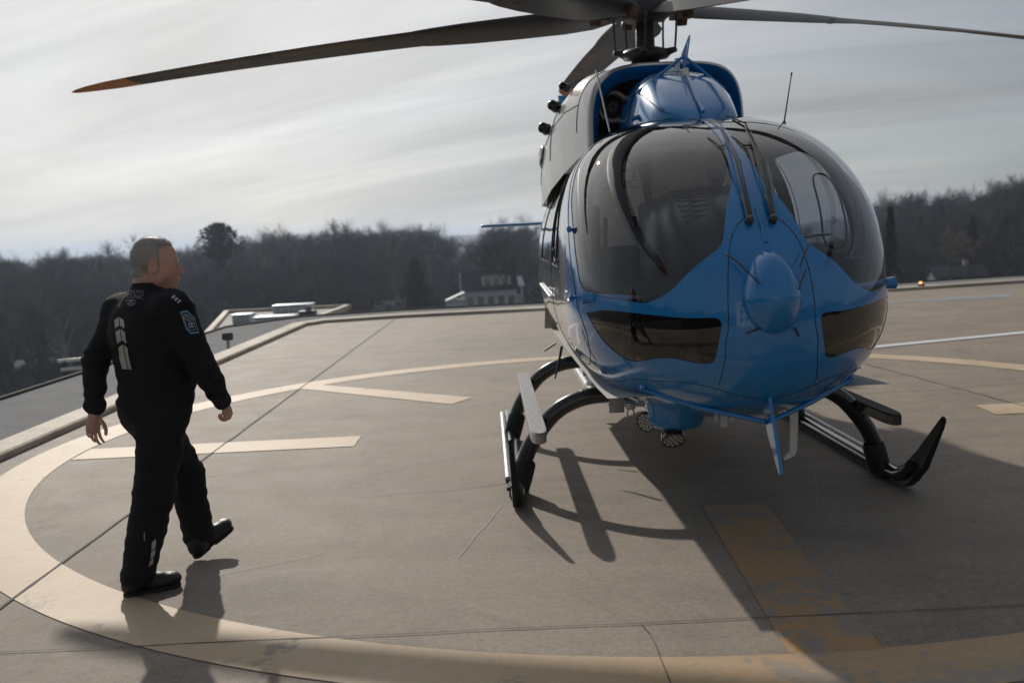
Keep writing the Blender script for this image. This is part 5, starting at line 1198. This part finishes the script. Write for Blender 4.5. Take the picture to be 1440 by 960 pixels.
# head, local frame: x to the face, y left, z up
hd_ang = R_(90 - 79); Rh = Matrix.Rotation(hd_ang, 3, 'Z') @ Matrix.Rotation(R_(4), 3, 'Y'); HC = Vector((-1.792, 5.10, 1.652)); HS = 1.10
skin()
def headf(P):
    d = el(P, (-.012, 0, .030), (.100, .077, .090))
    d = su(d, el(P, (.030, 0, -.020), (.064, .060, .088)), .03)
    d = su(d, el(P, (.020, 0, -.078), (.066, .057, .042)), .03)
    d = su(d, el(P, (.066, 0, -.103), (.026, .024, .020)), .022)
    for s_ in (1, -1):
        d = su(d, el(P, (.055, .036 * s_, -.040), (.032, .028, .034)), .02)
        d = su(d, el(P, (.010, .058 * s_, -.062), (.034, .016, .034)), .02)
        d = ss_(d, el(P, (.100, .031 * s_, -.006), (.018, .019, .012)), .010)
        d = su(d, el(P, (.080, .031 * s_, -.007), (.0135, .0135, .0125)), .003)
        d = su(d, rc(P, (.080, .044 * s_, .0065), (.088, .018 * s_, .010), .0075, .0085), .010)
        d = su(d, el(P, (.094, .0125 * s_, -.045), (.010, .0085, .0085)), .007)
        # ear
        e = el(P, (-.004, .080 * s_, -.014), (.021, .009, .034)); e = ss_(e, el(P, (.002, .089 * s_, -.010), (.012, .008, .020)), .004); e = su(e, rc(P, (-.010, .083 * s_, .012), (-.020, .083 * s_, -.012), .006, .006), .004); d = su(d, e, .008)
        # cheek fold
        d = ss_(d, rc(P, (.096, .020 * s_, -.050), (.080, .035 * s_, -.082), .0035, .002), .006)
    d = su(d, rc(P, (.088, 0, .004), (.108, 0, -.037), .0085, .0130), .010)
    d = su(d, rc(P, (.094, -.014, -.070), (.094, .014, -.070), .0085, .0085), .010); d = su(d, rc(P, (.091, -.013, -.083), (.091, .013, -.083), .0088, .0088), .008)
    d = ss_(d, rc(P, (.106, -.02, -.0765), (.106, .02, -.0765), .0032, .0032), .004)
    d = su(d, rc(P, (-.020, 0, -.05), (-.050, 0, -.21), .064, .070), .035)
    d = su(d, el(P, (.012, 0, -.112), (.05, .046, .028)), .03)
    d = su(d, el(P, (-.075, 0, -.10), (.03, .045, .05)), .03)
    return d
def hairf(P):
    d = el(P, (-.012, 0, .030), (.1028, .0793, .0938)) + wrink(P, 60, .0012)
    x, y, z = P[..., 0], P[..., 1], P[..., 2]
    A = -(z - (.062 + .62 * x + .20 * np.abs(y) + wrink(P, 45, .004) + wrink(P, 170, .005)))            # receding hairline plane (negative = hair)
    A = np.minimum(A, np.maximum(x + .026, -(z + .066)))
    A = np.minimum(A, np.maximum(np.maximum(x - .016, -(z + .012)), -(.9 - 0 * z)))
    B = np.maximum(-(z - .086), x - .078 + wrink(P, 50, .004))
    A = np.minimum(A, B)
    nape = el(P, (-.055, 0, -.045), (.052, .058, .05)) + wrink(P, 60, .001)
    d = su(d, np.maximum(nape, x + .035), .02)
    return su(np.maximum(d, A), np.maximum(d, A) + .004, .004)
Vh, Qh = nets(headf, (-.15, -.12, -.27), (.16, .12, .15), .0032)
def placeh(V): return (np.array(V) * HS) @ np.array(Rh).T + np.array(HC) - np.array(base)
# hands
def hand(wr, pts, th):
    """pts: list of finger joint chains in world metres"""
    def f(P):
        d = rc(P, wr[0], wr[1], .027, .026); d = su(d, el(P, wr[2], wr[3], wr[4]), .015)
        for ch, r in pts:
            q = None
            for i in range(len(ch) - 1):
                e = rc(P, ch[i], ch[i + 1], r * (1 - .10 * i), r * (1 - .10 * (i + 1))); q = e if q is None else np.minimum(q, e)
            d = su(d, q, .006)
        return d
    allp = np.array([wr[0], wr[1]] + [p for ch, _ in pts for p in ch]); return nets(f, allp.min(0) - .04, allp.max(0) + .04, .0026)
def mk_hand(wrist, dirn, palm_n, side, curl, spread=.0, sc=1.0):
    """dirn: wrist->fingers, palm_n: direction the palm faces, side: +1 thumb along +cross"""
    d = np.array(dirn, float); d /= np.linalg.norm(d); n = np.array(palm_n, float); n -= d * (n @ d); n /= np.linalg.norm(n); w = np.cross(d, n) * side; wr = np.array(wrist, float); P = lambda a, b_, c: wr + (d * a + w * b_ + n * c) * sc
    M = np.stack([d, w, n], 1); fs = []
    for i, (yo, L, r) in enumerate([(.031, .074, .0098), (.011, .082, .0102), (-.010, .076, .0098), (-.030, .060, .0088)]):
        a = P(.088 - .006 * abs(i - 1), yo, 0); ch = [P(.055, yo * .8, 0), a]; ang = 0; cur = a; di = d * math.cos(spread * (1.5 - i)) + w * math.sin(spread * (1.5 - i))
        for k, fr in enumerate((.45, .30, .25)):
            ang += R_(curl[i] * (.9, 1.1, .8)[k]); v = di * math.cos(ang) + n * math.sin(ang); cur = cur + v * L * fr * sc; ch.append(cur)
        fs.append((ch, r * sc))
    t0 = P(.018, .026, .006); t1 = P(.050, .048, .018); t2 = P(.076, .052, .034) ; t3 = P(.098, .046, .046)
    fs.append(([t0, t1, t2, t3], .0118 * sc))
    return hand((wr - d * .07, wr, P(.05, 0, 0), (.052 * sc, .040 * sc, .0165 * sc), M), fs, None)
hL = mk_hand((-2.143, 5.008, .905), (-.10, -.12, -1), (.75, -.55, .1), -1, [22, 24, 26, 30], .10)
hR = mk_hand((-1.533, 5.205, .905), (.10, .20, -.75), (-.75, .25, -.2), 1, [58, 62, 64, 66], .0)
body_parts = [(placeh(Vh), Qh)] + [(V - np.array(base), Q) for V, Q in (hL, hR)]
# slimmer body under the suit so that the figure is whole
def inner(P):
    c = lambda f, z: PC + hv * f + np.array([0, 0, z])
    d = el(P, c(0, 1.22), (.165, .105, .24), Mt); d = su(d, el(P, c(.02, .98), (.15, .11, .17), Mt), .05); d = su(d, rc(P, J['shL'], J['shR'], .045, .045), .04); d = su(d, rc(P, c(-.01, 1.35), np.array(HC) + (-.03, 0, -.08), .05, .062), .04)
    for s_ in ('L', 'R'):
        d = su(d, rc(P, J['sh' + s_], J['el' + s_], .045, .036), .02); d = su(d, rc(P, J['el' + s_], J['wr' + s_], .036, .026), .015); d = su(d, rc(P, J['hp' + s_], J['kn' + s_], .08, .05), .03); d = su(d, rc(P, J['kn' + s_], J['an' + s_], .05, .035), .02)
    return d
Vi, Qi = nets(inner, (-2.27, 4.75, .03), (-1.45, 5.55, 1.62), .014)
body_parts.append((Vi - np.array(base), Qi))
VV = []; QQ = []; o_ = 0
for V, Q in body_parts: VV.append(V); QQ.append(Q + o_); o_ += len(V)
person = mesh_np('person', np.vstack(VV), np.vstack(QQ), 'skin', None, base, 1)
tag(person, 'grey haired man in black flight suit walking across the deck, looking towards the helicopter', 'person')
Vk, Qk = nets(hairf, (-.15, -.12, -.15), (.13, .12, .15), .003)
ho = mesh_np('hair', placeh(Vk), Qk, 'hair', person, None, 1)
rh = random.Random(9); me = ho.data; sel = [v for v in me.vertices]; VV = [v.co[:] for v in me.vertices]; FF = [tuple(p.vertices) for p in me.polygons]; hcv = HC - base
for _ in range(5200):
    v = rh.choice(sel); p = v.co.copy(); n = v.normal.copy(); l = Rh.inverted() @ (p - hcv)
    fl = Rh @ Vector((-.75 if l.x < .03 else .35, rh.uniform(-.35, .35), -.55 if l.z < .08 * HS else .1)); d = (n * rh.uniform(.35, .75) + fl * .8 + Vector([rh.gauss(0, .18) for _ in range(3)])).normalized(); L = rh.uniform(.006, .013); w = n.cross(d).normalized() * .0009
    o_ = len(VV); VV += [(p - n * .001 - w)[:], (p - n * .001 + w)[:], (p + d * L)[:]]; FF.append((o_, o_ + 1, o_ + 2))
m2 = bpy.data.meshes.new('hair'); m2.from_pydata(VV, [], FF); m2.materials.append(MATS['hair']); m2.polygons.foreach_set('use_smooth', [True] * len(FF)); ho.data = m2
for s_ in (1, -1):
    p = placeh([(.0815, .031 * s_, -.007)])[0]; b = MB(); b.ell(p, (.0135, .0135, .0135), 14, 10); e = b.build('eye', 'eye_white', person)
    p = placeh([(.0900, .031 * s_, -.0075)])[0]; b = MB(); b.ell(p, (.0058, .0058, .0065), 12, 8); b.build('iris', 'eye_iris', e)
    p0, p1, p2 = placeh([(.094, .014 * s_, .018), (.092, .032 * s_, .021), (.080, .046 * s_, .015)]); b = MB(); b.tube([p0, p1, p2], [.003, .0035, .002], 6); b.build('eyebrow', 'hair', person)
Vs, Qs = nets(suit, (-2.32, 4.70, .03), (-1.40, 5.60, 1.56), .0082)
suit_o = mesh_np('flight_suit', Vs - np.array(base), Qs, 'suit_cloth', person, None, 1)
# boots
def boot(an, heel, toe, up):
    heel = np.array(heel, float); toe = np.array(toe, float); d = toe - heel; L = np.linalg.norm(d); d /= L; side = np.cross(d, [0, 0, 1.0]); side /= np.linalg.norm(side); n = np.cross(side, d); M = np.stack([d, side, n], 1); an = np.array(an, float)
    P3 = lambda a, b_, c: heel + d * a + side * b_ + n * c
    def f(P):
        q = el(P, P3(.055, 0, .055), (.062, .040, .055), M); q = su(q, el(P, P3(L - .085, 0, .042), (.088, .048, .036), M), .03); q = su(q, el(P, P3(L - .05, 0, .045), (.05, .046, .035), M), .02); q = su(q, rc(P, P3(.07, 0, .07), P3(L * .62, 0, .055), .044, .036), .03)
        q = su(q, rc(P, P3(.065, 0, .08), an + np.array([0, 0, .09]), .048, .052), .03); q = q + wrink(P, 40, .0015)
        return np.maximum(q, -((P - heel) @ n - .014))
    def g(P):
        u = (P - heel) @ d; v = (P - heel) @ side; w = (P - heel) @ n
        hw = .036 + .012 * np.clip((u - .09) / .1, 0, 1) ; k = np.sqrt(np.clip(np.maximum(np.abs(u - L / 2) - (L / 2 - hw), 0) ** 2 + v ** 2, 0, None)) - hw
        w0 = np.where((u > .095) & (u < .13), .008, 0) ; return np.maximum(np.maximum(k, w - .020), -(w - .002 - w0))
    lo = np.minimum(heel, toe) - .09; hi = np.maximum(np.maximum(heel, toe), an + np.array([0, 0, .09])) + .09; A = nets(f, lo, hi, .0045); B = nets(g, lo, hi, .0038); return A, B
for an, heel, toe in ((J['anR'], (-2.005, 4.835, 0.0), (-1.765, 4.985, 0.0)), (J['anL'], (-1.815, 5.375, .008), (-1.655, 5.58, .125))):
    A, B = boot(an, heel, toe, None); bo = mesh_np('boot', A[0] - np.array(base), A[1], 'boot_leather', person, None, 1); mesh_np('sole', B[0] - np.array(base), B[1], 'boot_sole', bo, None, 0)
# markings laid on the cloth
bvh = BVHTree.FromPolygons([tuple(v) for v in (np.array([v.co[:] for v in suit_o.data.vertices]) + np.array(base))], [tuple(p.vertices) for p in suit_o.data.polygons])
CP = Vector((0, 0, 1.7)); Mc = (Matrix.Rotation(R_(90 - 5.99), 3, 'X') @ Matrix.Rotation(R_(-2.75), 3, 'Z'))
def cast(x, y, off=.003):
    d = (Mc @ Vector(((x - 720) / 1400, -(y - 480) / 1400, -1))).normalized(); h, n, i, dist = bvh.ray_cast(CP, d)
    if h is None: return None
    if n.dot(d) > 0: n = -n
    return h + n * off - base
def decal(name, polys, mat, par=suit_o, off=.003, step=2.0):
    VV = []; FF = []
    for poly in polys:
        pts = [Vector(p) for p in poly]; n = len(pts); xs = [p.x for p in pts]; ys = [p.y for p in pts]; k = 0; g = []
        y = min(ys) + step / 2
        while y < max(ys):
            x = min(xs) + step / 2
            while x < max(xs):
                if inpoly(x, y, poly): g.append(Vector((x, y)))
                x += step
            y += step
        vs, es, fs, *_ = delaunay_2d_cdt(pts + g, [(i, (i + 1) % n) for i in range(n)], [], 0, 1e-4)
        q = [cast(v.x, v.y, off) for v in vs]
        if any(p is None for p in q):
            good = [p for p in q if p is not None]
            if not good: continue
            q = [p if p is not None else good[0] for p in q]
        o_ = len(VV); VV += [tuple(p) for p in q]; FF += [tuple(i + o_ for i in f) for f in fs if inpoly(sum(vs[i].x for i in f) / len(f), sum(vs[i].y for i in f) / len(f), poly)]
    me = bpy.data.meshes.new(name); me.from_pydata(VV, [], FF); me.materials.append(MATS[mat]); me.polygons.foreach_set('use_smooth', [True] * len(FF)); return link(bpy.data.objects.new(name, me), par)
def chev(x0, y0, x1, y1, w, sl):   # two slanted bars side by side, running from (x0,y0) down to (x1,y1)
    L = [(x0, y0 + sl), (x0 + w, y0), (x1 + w, y1 - sl), (x1, y1)]; R = [(x0 + w + 1.2, y0), (x0 + 2 * w + 1.2, y0 + sl), (x1 + 2 * w + 1.2, y1), (x1 + w + 1.2, y1 - sl)]
    return [L, R]
P4 = chev(161.5, 446, 162.5, 462, 6, 4.5) + chev(163, 462.5, 165.5, 483, 6, 4.5)
decal('reflective_marking', P4, 'reflective_tape')
decal('reflective_marking', [[(167, 489), (173, 484), (176, 500), (180, 519), (172.5, 518.5), (168.5, 503)], [(174.3, 484), (180, 489.5), (181, 500), (185.5, 519), (181.2, 519), (177.2, 500)]], 'reflective_tape')
def decal_text(txt, x, y, size, name, mat, ang=0.0, sx=1.0, off=.004):
    cu = bpy.data.curves.new(name, 'FONT'); cu.body = txt; cu.size = size; cu.align_x = 'CENTER'; cu.align_y = 'CENTER'; cu.space_line = .82; cu.resolution_u = 3
    ob = bpy.data.objects.new(name, cu); COL.objects.link(ob); dg = bpy.context.evaluated_depsgraph_get(); me = bpy.data.meshes.new_from_object(ob.evaluated_get(dg)); COL.objects.unlink(ob); bpy.data.objects.remove(ob)
    c, s_ = math.cos(ang), math.sin(ang); V = []
    for v in me.vertices:
        a, b_ = v.co.x * sx, -v.co.y; q = cast(x + a * c - b_ * s_, y + a * s_ + b_ * c, off); V.append(q if q is not None else (V[-1] if V else Vector((0, 0, 1.4))))
    for v, q in zip(me.vertices, V): v.co = q
    me.materials.clear(); me.materials.append(MATS[mat]); return link(bpy.data.objects.new(name, me), suit_o)
decal_text('MAYO\nCLINIC', 191, 414.5, 7.8, 'back_lettering', 'print_grey', R_(6), 1.0)
def ring_poly(P, t):
    c = (sum(p[0] for p in P) / len(P), sum(p[1] for p in P) / len(P)); Q = [(c[0] + (p[0] - c[0]) * t, c[1] + (p[1] - c[1]) * t) for p in P]; out = []
    for i in range(len(P)): j = (i + 1) % len(P); out.append([P[i], P[j], Q[j], Q[i]])
    return out
sh = lambda cx, cy, w, h: [(cx - w, cy - h), (cx, cy - h * 1.1), (cx + w, cy - h), (cx + w, cy + .1 * h), (cx + .55 * w, cy + .6 * h), (cx, cy + h), (cx - .55 * w, cy + .6 * h), (cx - w, cy + .1 * h)]
decal('back_emblem', ring_poly(sh(181.5, 425.5, 3.2, 4), .72) + ring_poly(sh(188, 425.5, 3.2, 4), .72) + ring_poly(sh(184.8, 427, 3.2, 4.3), .72), 'print_grey', step=1.5)
pt = [(252.5, 438), (262, 436.5), (273, 447), (279, 468.5), (268, 469), (261.5, 462)]
pc = decal('shoulder_patch', [pt], 'patch_black', off=.004); decal('patch_border', ring_poly(pt, .86), 'patch_blue', pc, off=.006, step=1.5)
pt2 = [(262.8 + (p[0] - 266) * .70, 453 + (p[1] - 453) * .70) for p in pt]; pt2 = [(p[0] + 3, p[1]) for p in pt2]
decal('patch_border', ring_poly(pt2, .90), 'patch_blue', pc, off=.0065, step=1.2)
decal_text('MAYO\nCLINIC', 264, 448, 4.6, 'patch_lettering', 'print_white', R_(28), 1.0, .007)
decal('patch_emblem', ring_poly(sh(267, 457.5, 2.6, 3.4), .6) + ring_poly(sh(270.5, 457.5, 2.6, 3.4), .6), 'print_white', pc, off=.0065, step=1.2)
decal('shoulder_slide', [[(241, 418), (245.5, 415), (247, 417.5), (242.5, 420.5)], [(244.8, 421.5), (249.3, 418.2), (250.6, 420.4), (246.2, 423.6)], [(248.4, 424.8), (253, 421.2), (254.6, 423.2), (250, 426.6)]], 'print_white', step=1.5)
decal('leg_marking', [[(213.5, 762), (219, 757), (218.5, 768), (212.5, 774)], [(212, 776), (218, 770.5), (217, 780), (211, 786)], [(210.5, 788), (216, 783), (214.5, 792), (209, 796)]], 'reflective_tape', step=2)
b = MB(); q = [cast(203.2, y, .004) for y in (748, 752, 756, 760)]; q = [p for p in q if p is not None]
if len(q) > 1: b.tube(q, .0022, 6); b.build('pocket_zip', 'bare_metal', suit_o)
# back yoke and waist seams
def seam_px(L, name='suit_seam', r=.0016):
    q = [cast(x, y, .0008) for x, y in L]; q = [p for p in q if p is not None]
    if len(q) > 2: b = MB(); b.tube(q, r, 5); b.build(name, 'suit_cloth', suit_o)
seam_px([(158 + i * 3.4, 519 + .02 * i) for i in range(33)]); seam_px([(160, 436 + i * 0) if False else (160 + i * 3, 431 + 3 * math.sin(i / 9)) for i in range(30)]); seam_px([(236 - .1 * i, 440 + i * 3.2) for i in range(22)])
